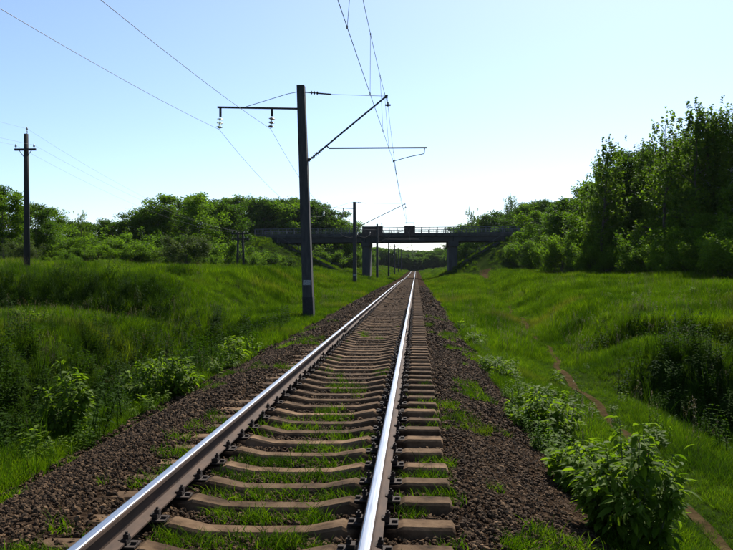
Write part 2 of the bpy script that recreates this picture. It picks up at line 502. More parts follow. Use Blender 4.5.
# one sleeper: lofted sections along its length
def sleeper_mesh(seed):
    r = random.Random(seed)
    st = [(-1.35, -.215, .165), (-1.33, -.188, .185), (-1.0, -.185, .19), (-.95, -.205, .20), (-.64, -.210, .20), (-.59, -.190, .185), (-.34, -.240, .165), (0, -.245, .16),
          (.34, -.240, .165), (.59, -.190, .185), (.64, -.210, .20), (.95, -.205, .20), (1.0, -.185, .19), (1.33, -.188, .185), (1.35, -.215, .165)]
    vs_ = []; n = 6
    for x, z, w in st:
        z += r.uniform(-.004, .004); w *= r.uniform(.97, 1.03)
        b = w / 2 + .045
        vs_ += [(x, -b, -.40), (x, -w / 2 - .006, z - .018), (x, -w / 2 + .012, z), (x, w / 2 - .012, z), (x, w / 2 + .006, z - .018), (x, b, -.40)]
    fs = [(k * n + i, (k + 1) * n + i, (k + 1) * n + i + 1, k * n + i + 1) for k in range(len(st) - 1) for i in range(n - 1)]
    fs += [tuple(range(n)), tuple(len(vs_) - n + i for i in range(n - 1, -1, -1))]
    mb = MB(); mb.add(vs_, fs)
    return mb.mesh('sleeper', M['sleeper'])
sl_meshes = [sleeper_mesh(i) for i in range(6)]
fb = MB()
fb.box((0, 0, -.194), (.34, .13, .012))
for sx in (-1, 1):
    fb.box((sx * .085, 0, -.168), (.055, .08, .028))
    fb.box((sx * .098, 0, -.140), (.034, .034, .026))
    fb.tube([(sx * .098, 0, -.17), (sx * .098, 0, -.112)], .009, 6)
    fb.box((sx * .148, 0, -.180), (.036, .036, .018))
fast_me = fb.mesh('rail_fastening', M['oily'])
SL_SP, SL_0 = .53, 5.43 - 6 * .53
for k in range(300):
    y = SL_0 + k * SL_SP
    o = link('sleeper', sl_meshes[(k * 5) % 6], track)
    dz = rng.normal(0, .006)
    o.location = (rng.normal(0, .012), y + rng.normal(0, .014), float(track_z(y)) + min(dz, .004))
    o.rotation_euler = (0, rng.normal(0, .002), rng.normal(0, .007) + (math.pi if k % 2 else 0))
    if y < 34:
        for s in (-1, 1):
            f = link('rail_fastening', fast_me, o)
            f.location = (s * RAILX, 0, -min(dz, .004))
mb = MB()
y = SL_0 + 300 * SL_SP
while y < 378:
    mb.box((0, y, float(track_z(y)) - .29), (2.7, .24, .2), taper=.9); y += SL_SP
tag(mb.build('far_sleepers', M['sleeper'], track), kind='stuff')

# ------------------------------------------------------------------ road bridge
br = empty('road_bridge', (0, 0, 0))
tag(br, 'grey concrete road bridge crossing over the railway track', 'bridge')
def beam_z(x):           # the deck climbs a little from its left end
    return .0 + .010 * (x - ABL) - .0
DB = 6.15                # underside of the girders
RISE = .009
def slab(name, mat, y0, y1, z0, z1, xa=ABL, xb=ABR, parent=br):
    mb = MB()
    vs_ = []
    for x in (xa, xb):
        r = RISE * (x - ABL)
        vs_ += [(x, y0, z0 + r), (x, y1, z0 + r), (x, y1, z1 + r), (x, y0, z1 + r)]
    mb.add(vs_, [(0, 1, 2, 3), (7, 6, 5, 4), (0, 4, 5, 1), (1, 5, 6, 2), (2, 6, 7, 3), (3, 7, 4, 0)])
    return mb.build(name, mat, parent)
PIERS = [(-10.3, -8.7), (6.0, 7.9)]
spans = [(ABL, -9.52), (-9.48, 6.93), (6.97, ABR)]
for xa, xb in spans:
    for j in range(6):
        y = BRY + .45 + j * (BRY2 - BRY - 1.4) / 5
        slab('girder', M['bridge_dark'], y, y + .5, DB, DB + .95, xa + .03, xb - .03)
slab('deck_slab', M['bridge'], BRY + .1, BRY2 - .1, DB + .953, DB + 1.22)
slab('kerb_beam', M['bridge'], BRY, BRY + .9, DB + 1.223, DB + 1.62, ABL - 2, ABR + 8)
slab('kerb_beam', M['bridge'], BRY2 - .9, BRY2, DB + 1.223, DB + 1.62, ABL - 2, ABR + 8)
slab('road_surface', M['asphalt'], BRY + .903, BRY2 - .903, DB + 1.223, DB + 1.36)
for yy_ in (BRY + .15, BRY2 - .15):
    mb = MB()
    xs = np.arange(ABL - 2, ABR + 8.01, 1.5)
    for x in xs:
        r = RISE * (x - ABL)
        mb.box((x, yy_, DB + 2.15 + r), (.14, .12, 1.06))
        for q in range(1, 6):
            mb.box((x + q * .25, yy_, DB + 2.2 + r), (.03, .03, .8)) if x < xs[-1] else None
    for zz in (1.80, 2.65):
        a = xs[0]; b_ = xs[-1]
        mb.bar((a, yy_ + .001, DB + zz + RISE * (a - ABL)), (b_, yy_ + .001, DB + zz + RISE * (b_ - ABL)), .09, .11 if zz > 2 else .07)
    mb.build('railing', M['rail_paint'], br)
for xa, xb in PIERS:
    zb = min(gz(xa, BRY + 1), gz(xb, BRY2 - 1)) - 1.0
    mb = MB(); mb.box(((xa + xb) / 2, (BRY + BRY2) / 2, (zb + DB - .65) / 2), (xb - xa - .35, 9.2, DB - .65 - zb))
    p = mb.build('pier', M['bridge'], br)
    mb = MB(); r = RISE * (xa - ABL)
    mb.box(((xa + xb) / 2, (BRY + BRY2) / 2, DB - .33 + r * .5), (xb - xa, 10.1, .62 + r))
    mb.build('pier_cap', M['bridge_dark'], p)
for xe, s in ((ABL, -1), (ABR, 1)):
    mb = MB(); mb.box((xe + s * .55, (BRY + BRY2) / 2, DB - .2), (1.0, 10.3, 2.4))
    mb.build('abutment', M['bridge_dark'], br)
# guard screens over the wires, with a pipe frame above each
for xa, xb in ((-10.1, -6.2), (-2.2, -.15)):
    mb = MB()
    r = RISE * (xa - ABL)
    mb.box(((xa + xb) / 2, BRY - .08, DB + 2.0 + r), (xb - xa, .06, 1.75))
    for x in np.linspace(xa + .06, xb - .06, 4):
        mb.box((x, BRY - .14, DB + 2.0 + r), (.08, .06, 1.85))
    for z in (1.12, 2.9):
        mb.box(((xa + xb) / 2, BRY - .15, DB + z + r), (xb - xa + .1, .08, .09))
    sc = mb.build('guard_screen', M['screen'], br)
    fr = MB()
    for x in (xa + .3, xb - .3):
        fr.tube([(x, BRY - .12, DB + 2.9 + r), (x, BRY - .12, DB + 3.55 + r)], .03, 6)
    fr.tube([(xa + .1, BRY - .12, DB + 3.55 + r), (xb - .1, BRY - .12, DB + 3.55 + r)], .03, 6)
    fr.build('pipe_frame', M['darksteel'], sc)
# concrete stairs down both end cones
for x0, x1, nst in ((ABL + 2.2, -13.2, 26), (ABR - 1.2, 8.6, 18)):
    mb = MB(); yst = BRY + .2
    for k in range(nst):
        t = (k + .5) / nst; x = x0 + (x1 - x0) * t
        z = gz(x, yst) + .16
        mb.box((x, yst, z), (abs(x1 - x0) / nst * 1.02, 1.1, .4))
    st = mb.build('slope_stairs', M['bridge'], br)
    mb = MB(); pts = []
    for k in range(0, nst + 1, 4):
        t = min((k + .5) / nst, 1); x = x0 + (x1 - x0) * t; z = gz(x, yst) + .3
        mb.box((x, yst - .6, z + .35), (.06, .06, 1.1)); pts.append((x, yst - .6, z + .9))
    mb.tube(pts, .035, 6)
    mb.build('handrail', M['rail_paint'], st)
# road on the embankment behind both ends
for xa, xb, nm in ((-400, ABL, 0), (ABR, 400, 1)):
    mb = MB(); mb.box(((xa + xb) / 2 + (-.9 if nm == 0 else .9), (BRY + BRY2) / 2, 7.62), (xb - xa - 1.9, 8.4, .14))
    tag(mb.build('road', M['asphalt']), kind='structure')

# ------------------------------------------------------------------ overhead line masts
def insulator(mb, a, b, n, r, rod=.02):
    a = Vector(a); b = Vector(b)
    mb.tube([a, b], rod, 6)
    d = (b - a)
    for i in range(n):
        c = a + d * ((i + .5) / n); h = d.normalized() * (d.length / n * .28)
        mb.tube([c - h, c, c + h], [r * .45, r, r * .35], 10)
    return mb

def make_mast(base, lean, d_axis, label, far=False):
    """base on the ground; d_axis = horizontal distance from mast to the track centre (to the right)"""
    t = empty('catenary_mast', base)
    tag(t, label, 'mast', 'concrete masts carrying the overhead line')
    H = 9.38; bz = base[2]
    lx = lambda z: -lean * z
    mb = MB()
    pts = []; rad = []
    mb.add([(lx(z) + sx * w / 2, sy * w * .62, z) for z, w in ((-.8, .42), (H, .30)) for sx, sy in ((-1, -1), (1, -1), (1, 1), (-1, 1))],
           [(3, 2, 1, 0), (4, 5, 6, 7), (0, 1, 5, 4), (1, 2, 6, 5), (2, 3, 7, 6), (3, 0, 4, 7)])
    post = mb.build('post', M['mast'], t)
    mb = MB()
    wz = lambda z: .42 + (.30 - .42) * (z + .8) / (H + .8) + .02
    mb.add([(lx(z) + sx * wz(z) / 2, sy * wz(z) * .62, z) for z in (-.5, .92) for sx, sy in ((-1, -1), (1, -1), (1, 1), (-1, 1))],
           [(3, 2, 1, 0), (4, 5, 6, 7), (0, 1, 5, 4), (1, 2, 6, 5), (2, 3, 7, 6), (3, 0, 4, 7)])
    mb.build('tarred_base', M['tar'], t)
    if not far:
        mb = MB(); mb.box((lx(1.5), -.265, 1.5), (.30, .012, .20)); mb.build('number_plate', M['plate'], t)
    z0 = -bz                                     # rail level in local height
    xr = d_axis                                  # track centre in local x
    rt = lambda z: lx(z) + .16
    # inclined cantilever tube
    zc = 5.85 + z0 - (0 if not far else .1); 
    foot = Vector((rt(zc) + .08, 0, zc)); tip = Vector((xr - .10, 0, 8.36 + z0))
    dirn = (tip - foot).normalized()
    mb = MB(); mb.tube([foot + dirn * .62, tip + dirn * .06], .036, 8)
    mb.box(foot - Vector((.06, 0, 0)), (.16, .12, .12))
    mb.box(tip + Vector((.0, 0, -.02)), (.10, .10, .12))
    cant = mb.build('cantilever', M['darksteel'], t)
    mb = insulator(MB(), foot, foot + dirn * .66, 7, .075, .03); mb.build('insulator', M['oily'], cant)
    mb = MB(); mb.tube([tip + Vector((.02, 0, -.02)), tip + Vector((.06, 0, -.34))], .012, 6)
    mb.box(tip + Vector((.06, 0, -.36)), (.22, .10, .05)); mb.box(tip + Vector((.06, 0, -.33)), (.06, .06, .16))
    mb.build('messenger_clamp', M['darksteel'], cant)
    # stay rod at the mast head
    zt_ = 8.56 + z0
    mb = MB(); mb.tube([(rt(zt_) + 1.0, 0, zt_ - .10), tip], .009, 6)
    mb.tube([(rt(zt_) - .03, 0, zt_), (rt(zt_) + .2, 0, zt_ - .02)], .022, 6)
    stay = mb.build('stay_rod', M['darksteel'], t)
    mb = insulator(MB(), (rt(zt_) + .2, 0, zt_ - .02), (rt(zt_) + .55, 0, zt_ - .05), 3, .085); 
    mb.tube([(rt(zt_) + .5, 0, zt_ - .05), (rt(zt_) + 1.05, 0, zt_ - .10)], .03, 6); mb.build('insulator', M['oily'], stay)
    # registration tube and steady arm
    f = (6.40 + z0 - foot.z) / (tip.z - foot.z); a = foot + (tip - foot) * f
    e = Vector((xr + 1.52, 0, 6.30 + z0))
    mb = MB(); mb.tube([a + Vector((0, 0, .02)), a + Vector((.12, 0, -.09)), e], .032, 8)
    mb.tube([e + Vector((-.10, 0, 0)), e + Vector((-.12, 0, -.24))], .022, 6)
    reg = mb.build('registration_arm', M['darksteel'], t)
    mb = MB(); w = Vector((xr + .18, 0, 5.77 + z0))
    mb.tube([e + Vector((-.12, 0, -.24)), e + Vector((-.72, 0, -.36)), w], .016, 6)
    mb.box(w, (.05, .06, .07)); mb.build('steady_arm', M['darksteel'], reg)
    # feeder bracket on the field side
    za = 7.92 + z0
    x_out = lx(za) - 3.42
    mb = MB(); mb.tube([(lx(za) - .1, 0, za - .02), (x_out, 0, za + .08)], .042, 8)
    mb.tube([(lx(za) - 2.35, 0, za + .06), (lx(zt_) - .55, 0, zt_ - .06), (lx(zt_) - .12, 0, zt_ + .02)], .012, 6)
    arm = mb.build('feeder_bracket', M['darksteel'], t)
    for xo in (x_out + .12, x_out + 2.22):
        mb = MB(); mb.box((xo, 0, za - .14), (.09, .05, .34)); mb.build('hanger', M['darksteel'], arm)
        mb = insulator(MB(), (xo, 0, za - .33), (xo - .05, 0, za - .80), 3, .135, .018); mb.build('insulator', M['glass'] if xo < x_out + 1 else M['porcelain'], arm)
    t['feed'] = [x_out + .07, x_out + 2.17, za - .82]
    return t, tip + Vector((.06, 0, -.38)), w

MASTS = []
m1x = px_at(309, 318, 31.9).x
spec = [(-18.5, m1x - .05, .0), (31.9, m1x, .034), (86, px_at(354.8, 280, 86).x, .004), (135.5, px_at(377.2, 268, 135.5).x, .0), (188, -6.4, 0), (243, -6.5, 0), (300, -6.5, 0), (352, -6.5, 0)]
labels = ['concrete overhead line mast standing beside the track before the ditch',
          'tall leaning concrete overhead line mast with tarred base and pale number plate',
          'slim concrete overhead line mast on the verge between the leaning mast and the bridge',
          'concrete overhead line mast standing just before the near face of the bridge',
          'first concrete overhead line mast beyond the bridge', 'second concrete overhead line mast beyond the bridge',
          'third concrete overhead line mast beyond the bridge', 'last concrete overhead line mast before the far wood']
tips = []
for i, ((y, x, ln), lb) in enumerate(zip(spec, labels)):
    zb = -.56 if i in (0, 1) else gz(x, y) - .05
    if i == 2: zb = -.78
    if i == 0:
        # the mast behind the camera only holds the wires' ends
        x_out = x - 3.42
        tips.append((y, Vector((AX + .05, y, 7.98)), Vector((AX - .65, y, 5.77)), (x_out + .07, x_out + 2.17, 7.1)))
        continue
    t, tip, w = make_mast((x, y, zb), ln, AX - x, lb, far=i > 2)
    f = t['feed']; del t['feed']
    if i % 2 == 0: pass
    tips.append((y, tip + Vector((x, y, zb)), w + Vector((x, y, zb)), (x + f[0], x + f[1], zb + f[2])))

def sag_pts(a, b, sag, n=14):
    a = Vector(a); b = Vector(b)
    return [a.lerp(b, k / n) - Vector((0, 0, 4 * sag * (k / n) * (1 - k / n))) for k in range(n + 1)]
def wire_thing(name, chains, r, label, cat='wire', group=None):
    mb = MB()
    pts = []
    for c in chains: pts += c if not pts else c[1:]
    mb.tube(pts, r, 5)
    return tag(mb.build(name, M['wire']), label, cat, group)
mes = []; con = []
for (y0, t0, w0, f0), (y1, t1, w1, f1) in zip(tips[:-1], tips[1:]):
    mes.append(sag_pts(t0, t1, 1.1 if y0 < 0 else 1.5)); con.append(sag_pts(w0, w1, .06))
wire_thing('contact_wire', con, .0068, 'lower straight contact wire hung over the track centre')
mw = wire_thing('messenger_wire', mes, .0068, 'upper sagging carrier wire above the contact wire over the track')
for mp, cp in zip(mes[:4], con[:4]):
    mb = MB()
    for k in (1, 2, 3.5, 5, 7, 9, 10.5, 12, 13):
        def lerp(ps):
            i = int(k); fr = k - i
            return ps[i].lerp(ps[min(i + 1, 14)], fr)
        p, q = lerp(mp), lerp(cp)
        mb = MB(); mb.tube([p, q], .0045, 4)
        mb.box(q, (.025, .05, .05)); mb.box(p, (.025, .05, .04))
        mb.build('dropper', M['wire'], mw)
for j, nm in enumerate(('outer feeder wire hung from the far end of the mast brackets', 'inner feeder wire hung from the mast brackets close to the posts')):
    ch = []
    for (y0, t0, w0, f0), (y1, t1, w1, f1) in zip(tips[:-1], tips[1:]):
        ch.append(sag_pts((f0[j], y0, f0[2]), (f1[j], y1, f1[2]), .75 if y0 < 0 else 1.2))
    wire_thing('feeder_wire', ch, .007, nm)

# ------------------------------------------------------------------ telegraph poles
def pin_ins(mb, x, y, z):
    mb.tube([(x, y, z), (x, y, z + .12)], .015, 6)
    mb.tube([(x, y, z + .10), (x, y, z + .14), (x, y, z + .22), (x, y, z + .27)], [.055, .06, .045, .02], 8)
Y1 = 45.0
b1 = px_at(27, 274, Y1); b1.z = gz(b1.x, Y1) - .1
h1 = px_at(26, 134, Y1).z - b1.z
tp = tag(empty('telegraph_pole', b1), 'tall single dark wooden telegraph pole with a short crossarm on the meadow', 'telegraph pole')
mb = MB(); mb.tube([(0, 0, -.5), (0, 0, h1 * .5), (-.02, 0, h1)], [.19, .165, .125], 10); mb.build('post', M['wood'], tp, True)
za = h1 - .92
mb = MB(); mb.box((0, -.15, za), (1.26, .10, .12)); ca = mb.build('crossarm', M['wood'], tp)
mb = MB(); mb.bar((.38, -.13, za - .03), (.08, -.13, za - .42), .03, .03); mb.bar((-.38, -.13, za - .03), (-.08, -.13, za - .42), .03, .03); mb.build('brace', M['darksteel'], tp)
for x in (-.56, .52):
    mb = MB(); pin_ins(mb, x, -.15, za + .05); mb.build('insulator', M['porcelain'], ca, True)
mb = MB(); mb.tube([(.0, 0, h1 - .1), (.06, 0, h1 + .12), (.03, 0, h1 + .2)], .02, 6); pin_ins(mb, .03, 0, h1 + .12); mb.build('insulator', M['porcelain'], tp, True)

Y2 = 104.0
b2 = px_at(240.5, 276, Y2); b2.z = gz(b2.x, Y2) - .1
h2 = px_at(240, 232, Y2).z - b2.z
hp = tag(empty('telegraph_pole', b2), 'double wooden telegraph pole on two legs with crossarms near the bridge', 'telegraph pole')
for s in (-1, 1):
    mb = MB(); mb.tube([(s * .46, 0, -.5), (s * .30, 0, h2)], [.17, .13], 8); mb.build('leg', M['wood'], hp, True)
for k, z in enumerate((h2 - .25, h2 - .95)):
    mb = MB(); mb.box((0, -.16, z), (2.3, .12, .14)); mb.box((0, .16, z), (2.3, .12, .14)); ca = mb.build('crossarm', M['wood'], hp)
    for x in (-1.0, -.55, .55, 1.0):
        mb = MB(); pin_ins(mb, x, -.16, z + .07); mb.build('insulator', M['porcelain'], ca, True)
mb = MB(); mb.bar((-.42, 0, h2 * .25), (.36, 0, h2 * .6), .07, .07); mb.bar((.42, -.02, h2 * .25), (-.36, -.02, h2 * .6), .07, .07); mb.build('brace', M['wood'], hp)
pv = b1 + (b1 - b2) * .85; pv.z = b1.z
for (a0, c0, nm) in (((.03, 0, h1 + .3), (0, -.16, h2 + .05), 'upper telegraph wire tied to the top of the single wooden pole'),
                     ((-.56, -.15, za + .25), (-1.0, -.16, h2 + .05), 'telegraph wire on the crossarm end away from the track'),
                     ((.52, -.15, za + .25), (1.0, -.16, h2 + .05), 'telegraph wire on the crossarm end towards the track')):
    ch = [sag_pts(pv + Vector(a0), b1 + Vector(a0), .7), sag_pts(b1 + Vector(a0), b2 + Vector(c0), 1.1)]
    wire_thing('telegraph_wire', ch, .005, nm, group='telegraph wires')

# ------------------------------------------------------------------ scatter by geometry nodes
def scatter(name, pts, rot, scl, protos, mats_label=None):
    me = bpy.data.meshes.new(name)
    me.vertices.add(len(pts))
    me.vertices.foreach_set('co', np.ascontiguousarray(pts, dtype=np.float32).ravel())
    a = me.attributes.new('rot', 'FLOAT_VECTOR', 'POINT'); a.data.foreach_set('vector', np.ascontiguousarray(rot, dtype=np.float32).ravel())
    a = me.attributes.new('scl', 'FLOAT_VECTOR', 'POINT'); a.data.foreach_set('vector', np.ascontiguousarray(scl, dtype=np.float32).ravel())
    a = me.attributes.new('pick', 'INT', 'POINT'); a.data.foreach_set('value', rng.integers(0, len(protos), len(pts)).astype(np.int32))
    o = link(name, me)
    c = bpy.data.collections.new(name + '_shapes')
    for p in protos: c.objects.link(p)
    ng = bpy.data.node_groups.new(name + '_scatter', 'GeometryNodeTree')
    ng.interface.new_socket('Geometry', in_out='INPUT', socket_type='NodeSocketGeometry')
    ng.interface.new_socket('Geometry', in_out='OUTPUT', socket_type='NodeSocketGeometry')
    N = ng.nodes; L = ng.links
    gi = N.new('NodeGroupInput'); go = N.new('NodeGroupOutput')
    ci = N.new('GeometryNodeCollectionInfo'); ci.inputs['Collection'].default_value = c
    ci.inputs['Separate Children'].default_value = True; ci.inputs['Reset Children'].default_value = True
    ip = N.new('GeometryNodeInstanceOnPoints'); ip.inputs['Pick Instance'].default_value = True
    def attr(nm, ty):
        n = N.new('GeometryNodeInputNamedAttribute'); n.data_type = ty; n.inputs['Name'].default_value = nm
        return n.outputs['Attribute']
    L.new(gi.outputs[0], ip.inputs['Points']); L.new(ci.outputs[0], ip.inputs['Instance'])
    L.new(attr('pick', 'INT'), ip.inputs['Instance Index'])
    er = N.new('FunctionNodeEulerToRotation'); L.new(attr('rot', 'FLOAT_VECTOR'), er.inputs[0]); L.new(er.outputs[0], ip.inputs['Rotation'])
    L.new(attr('scl', 'FLOAT_VECTOR'), ip.inputs['Scale'])
    L.new(ip.outputs[0], go.inputs[0])
    md = o.modifiers.new('scatter', 'NODES'); md.node_group = ng
    return o

def proto(name, me):
    return bpy.data.objects.new(name, me)

def blades(name, seed, n, spread, width, hmin, hmax, bend, mat, seg=3):
    r = np.random.default_rng(seed); mb = MB()
    for i in range(n):
        a = r.uniform(0, 6.283); q = spread * math.sqrt(r.uniform()); bx, by = q * math.cos(a), q * math.sin(a)
        h = r.uniform(hmin, hmax); da = r.uniform(0, 6.283); bd = bend * h * r.uniform(.2, 1.0)
        dx, dy = math.cos(da), math.sin(da); fa = r.uniform(0, 3.14); wx, wy = math.cos(fa), math.sin(fa)
        w = width * r.uniform(.6, 1.2); vs_ = []
        for k in range(seg):
            t = k / seg; ww = w * (1 - .55 * t) / 2
            cx, cy, cz = bx + dx * bd * t * t, by + dy * bd * t * t, h * (t - .18 * t * t * (bd / h))
            vs_ += [(cx - wx * ww, cy - wy * ww, cz), (cx + wx * ww, cy + wy * ww, cz)]
        vs_.append((bx + dx * bd, by + dy * bd, h * (1 - .18 * bd / h) * .98))
        fs = [(2 * k, 2 * k + 1, 2 * k + 3, 2 * k + 2) for k in range(seg - 1)] + [(2 * seg - 2, 2 * seg - 1, 2 * seg)]
        mb.add(vs_, fs)
    return proto(name, mb.mesh(name, mat))

def leaf_shape(length, width, fold=.18, droop=.25):
    """six-point folded leaf along +Y"""
    L_, w = length, width / 2
    v = [(0, 0, 0), (w * .8, L_ * .33, fold * w), (w * .7, L_ * .66, fold * w - droop * L_ * .25), (0, L_, -droop * L_ * .6),
         (-w * .7, L_ * .66, fold * w - droop * L_ * .25), (-w * .8, L_ * .33, fold * w), (0, L_ * .33, 0), (0, L_ * .66, -droop * L_ * .22)]
    f = [(0, 1, 6), (0, 6, 5), (6, 1, 2, 7), (5, 6, 7, 4), (7, 2, 3), (4, 7, 3)]
    return v, f

def weed(name, seed, h, nleaf, mat, nst=3, ll=.10):
    r = random.Random(seed); mb = MB()
    for s in range(nst):
        a = r.uniform(0, 6.28); lean = r.uniform(.05, .3); bx, by = r.uniform(-.09, .09), r.uniform(-.09, .09)
        hh = h * r.uniform(.65, 1.05)
        top = (bx + lean * hh * math.cos(a), by + lean * hh * math.sin(a), hh)
        mb.tube([(bx, by, 0), top], [.006, .003], 3, 0, False)
        for i in range(nleaf):
            t = .2 + .8 * i / (nleaf - 1); p = Vector((bx + (top[0] - bx) * t, by + (top[1] - by) * t, hh * t))
            for sd in (0, 1):
                v, f = leaf_shape(ll * r.uniform(.7, 1.2) * (1.15 - .5 * t), ll * .5)
                rot = Euler((r.uniform(-.3, .5), r.uniform(-.3, .3), i * 1.57 + sd * 3.14 + r.uniform(-.3, .3))).to_matrix()
                mb.add([rot @ Vector(q) + p for q in v], f)
    return proto(name, mb.mesh(name, mat))

# stones of the ballast
def stone(seed):
    r = np.random.default_rng(seed); import bmesh
    bm = bmesh.new(); bmesh.ops.create_icosphere(bm, subdivisions=1, radius=1)
    sc = r.uniform(.55, 1.1, 3)
    for v in bm.verts:
        k = r.uniform(.72, 1.15); v.co = Vector((v.co.x * sc[0] * k, v.co.y * sc[1] * k, v.co.z * sc[2] * k * .8))
    me = bpy.data.meshes.new('stone'); bm.to_mesh(me); bm.free(); me.materials.append(M['stone'])
    return proto('stone', me)
def sample_uy(bands, seed):
    r = np.random.default_rng(seed); out = []
    for (y0, y1, dens, u0, u1, size) in bands:
        n = int((y1 - y0) * (u1 - u0) * dens)
        out.append(np.stack([r.uniform(u0, u1, n), r.uniform(y0, y1, n), np.full(n, size)], -1))
    return np.concatenate(out)
S = sample_uy([(3.2, 9, 1250, -2.95, 2.75, .0165), (9, 18, 620, -3.0, 2.8, .021), (18, 36, 170, -2.95, 2.75, .034), (36, 80, 24, -2.9, 2.7, .062)], 3)
u_, y_ = S[:, 0], S[:, 1]
edge = np.minimum(u_ + 2.95, 2.75 - u_)
keep = rng.uniform(size=len(u_)) < np.clip(edge / .5 + .15, 0, 1)
S = S[keep]; u_, y_ = S[:, 0], S[:, 1]
z_ = np.maximum(ballast_z(u_, y_), ground_z(u_ + AX, y_)) + .010
sz = S[:, 2] * np.minimum(rng.lognormal(0, .42, len(S)), 1.9)
# keep the sleeper tops mostly clear
ph = np.abs(((y_ - SL_0) / SL_SP + .5) % 1 - .5) * SL_SP
onsl = (np.abs(u_) < 1.36) & (ph < .13)
k2 = ~onsl | ((u_ < -1.08) & (rng.uniform(size=len(u_)) < .35)) | (rng.uniform(size=len(u_)) < .035)
scatter('ballast_stones', np.stack([u_ + AX, y_, z_], -1)[k2], rng.uniform(0, 6.28, (k2.sum(), 3)), np.repeat(sz[k2, None], 3, 1), [stone(i) for i in range(8)])
tag(bpy.data.objects['ballast_stones'], 'loose brown crushed stones covering the track bed', 'gravel', kind='stuff')

# grass
def field_points(bands, seed, ml=6, mr=6):
    r = np.random.default_rng(seed); out = []
    for (y0, y1, dens) in bands:
        xl, xr = -.56 * y1 - ml, .44 * y1 + mr
        n = int((xr - xl) * (y1 - y0) * dens)
        x = r.uniform(xl, xr, n); y = r.uniform(y0, y1, n)
        k = (x > -.56 * y - ml) & (x < .44 * y + mr)
        out.append(np.stack([x[k], y[k]], -1))
    return np.concatenate(out)
def land_mask(x, y):
    u = x - AX
    edge_l = -2.75 - .35 * (vnoise(y * .8, 4.4, 21) - .4); edge_r = 2.55 + .35 * (vnoise(y * .8, 8.4, 22) - .4)
    ok = (u < edge_l) | (u > edge_r)
    pw = (.015 + .10 * vnoise(x * 3.1, y * 3.1, 71)) + .0012 * y + .45 * (y > 117)
    ok &= (np.abs(x - path_x(y)) > pw * np.where((y > 28) & (y < 118), np.clip(1 - (y - 28) / 25, 0.2, 1), 1)) | (y > 149)
    for xa, xb in PIERS: ok &= ~((x > xa) & (x < xb) & (y > BRY) & (y < BRY2))
    ok &= ~((np.abs(y - (BRY + BRY2) / 2) < 5.8) & ((x < ABL + 1) | (x > ABR - 1)))
    return ok
def shade_weed_zone(x, y):
    """rank vegetation, its dark colour also standing in for shade, in the ditch and on the bank faces"""
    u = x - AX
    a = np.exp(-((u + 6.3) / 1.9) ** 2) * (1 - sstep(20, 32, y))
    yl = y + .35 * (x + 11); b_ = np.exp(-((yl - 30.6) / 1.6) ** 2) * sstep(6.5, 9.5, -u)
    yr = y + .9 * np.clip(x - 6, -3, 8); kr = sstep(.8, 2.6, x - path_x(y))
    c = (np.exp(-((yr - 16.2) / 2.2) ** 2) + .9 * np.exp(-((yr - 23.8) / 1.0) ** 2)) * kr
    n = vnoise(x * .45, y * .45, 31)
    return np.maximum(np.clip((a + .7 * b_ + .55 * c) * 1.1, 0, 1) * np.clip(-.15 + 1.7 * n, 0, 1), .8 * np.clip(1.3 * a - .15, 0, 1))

near_tufts = [blades('grass_tuft', 40 + i, 20, .085, .0075, .13, .34, .75, M['grass']) for i in range(6)]
mid_tufts = [blades('grass_clump', 60 + i, 34, .20, .014, .16, .44, .6, M['grass']) for i in range(5)]
far_tufts = [blades('grass_patch', 80 + i, 44, .48, .032, .22, .58, .5, M['grass'], 2) for i in range(5)]

def grass_layer(name, bands, seed, protos, hgt, label, keepf=None):
    P = field_points(bands, seed)
    x, y = P[:, 0], P[:, 1]
    k = land_mask(x, y)
    dz = shade_weed_zone(x, y)
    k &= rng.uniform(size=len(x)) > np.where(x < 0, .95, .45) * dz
    if keepf is not None: k &= keepf(x, y)
    x, y, dz = x[k], y[k], dz[k]
    z = ground_z(x, y) - .01
    n = len(x)
    h = (.55 + .75 * vnoise(x * .3, y * .3, 33)) * rng.uniform(.7, 1.25, n)
    near_path = np.exp(-((x - path_x(y)) / .55) ** 2)
    h *= 1 - .68 * near_path
    verge = np.exp(-((np.abs(x - AX) - 2.9) / .5) ** 2)
    h *= 1 - .35 * verge
    w = h * .55 + .45
    o = scatter(name, np.stack([x, y, z], -1), np.stack([rng.normal(0, .12, n), rng.normal(0, .12, n), rng.uniform(0, 6.28, n)], -1), np.stack([w, w, h], -1) * np.array([1, 1, 1]), protos)
    return tag(o, label, 'grass', kind='stuff')
grass_layer('meadow_grass', [(3.5, 9, 230), (9, 16, 190), (16, 26, 105)], 5, near_tufts, .34, 'lush green grass on the slopes beside the near track')
grass_layer('meadow_grass', [(22, 34, 46), (34, 52, 22)], 6, mid_tufts, .46, 'green grass of the meadows and banks around the leaning mast')
grass_layer('meadow_grass', [(48, 75, 9.0), (75, 120, 4.6), (120, 200, 1.5), (200, 380, .35)], 8, far_tufts, .60, 'green grass of the far meadows and the bridge embankment')

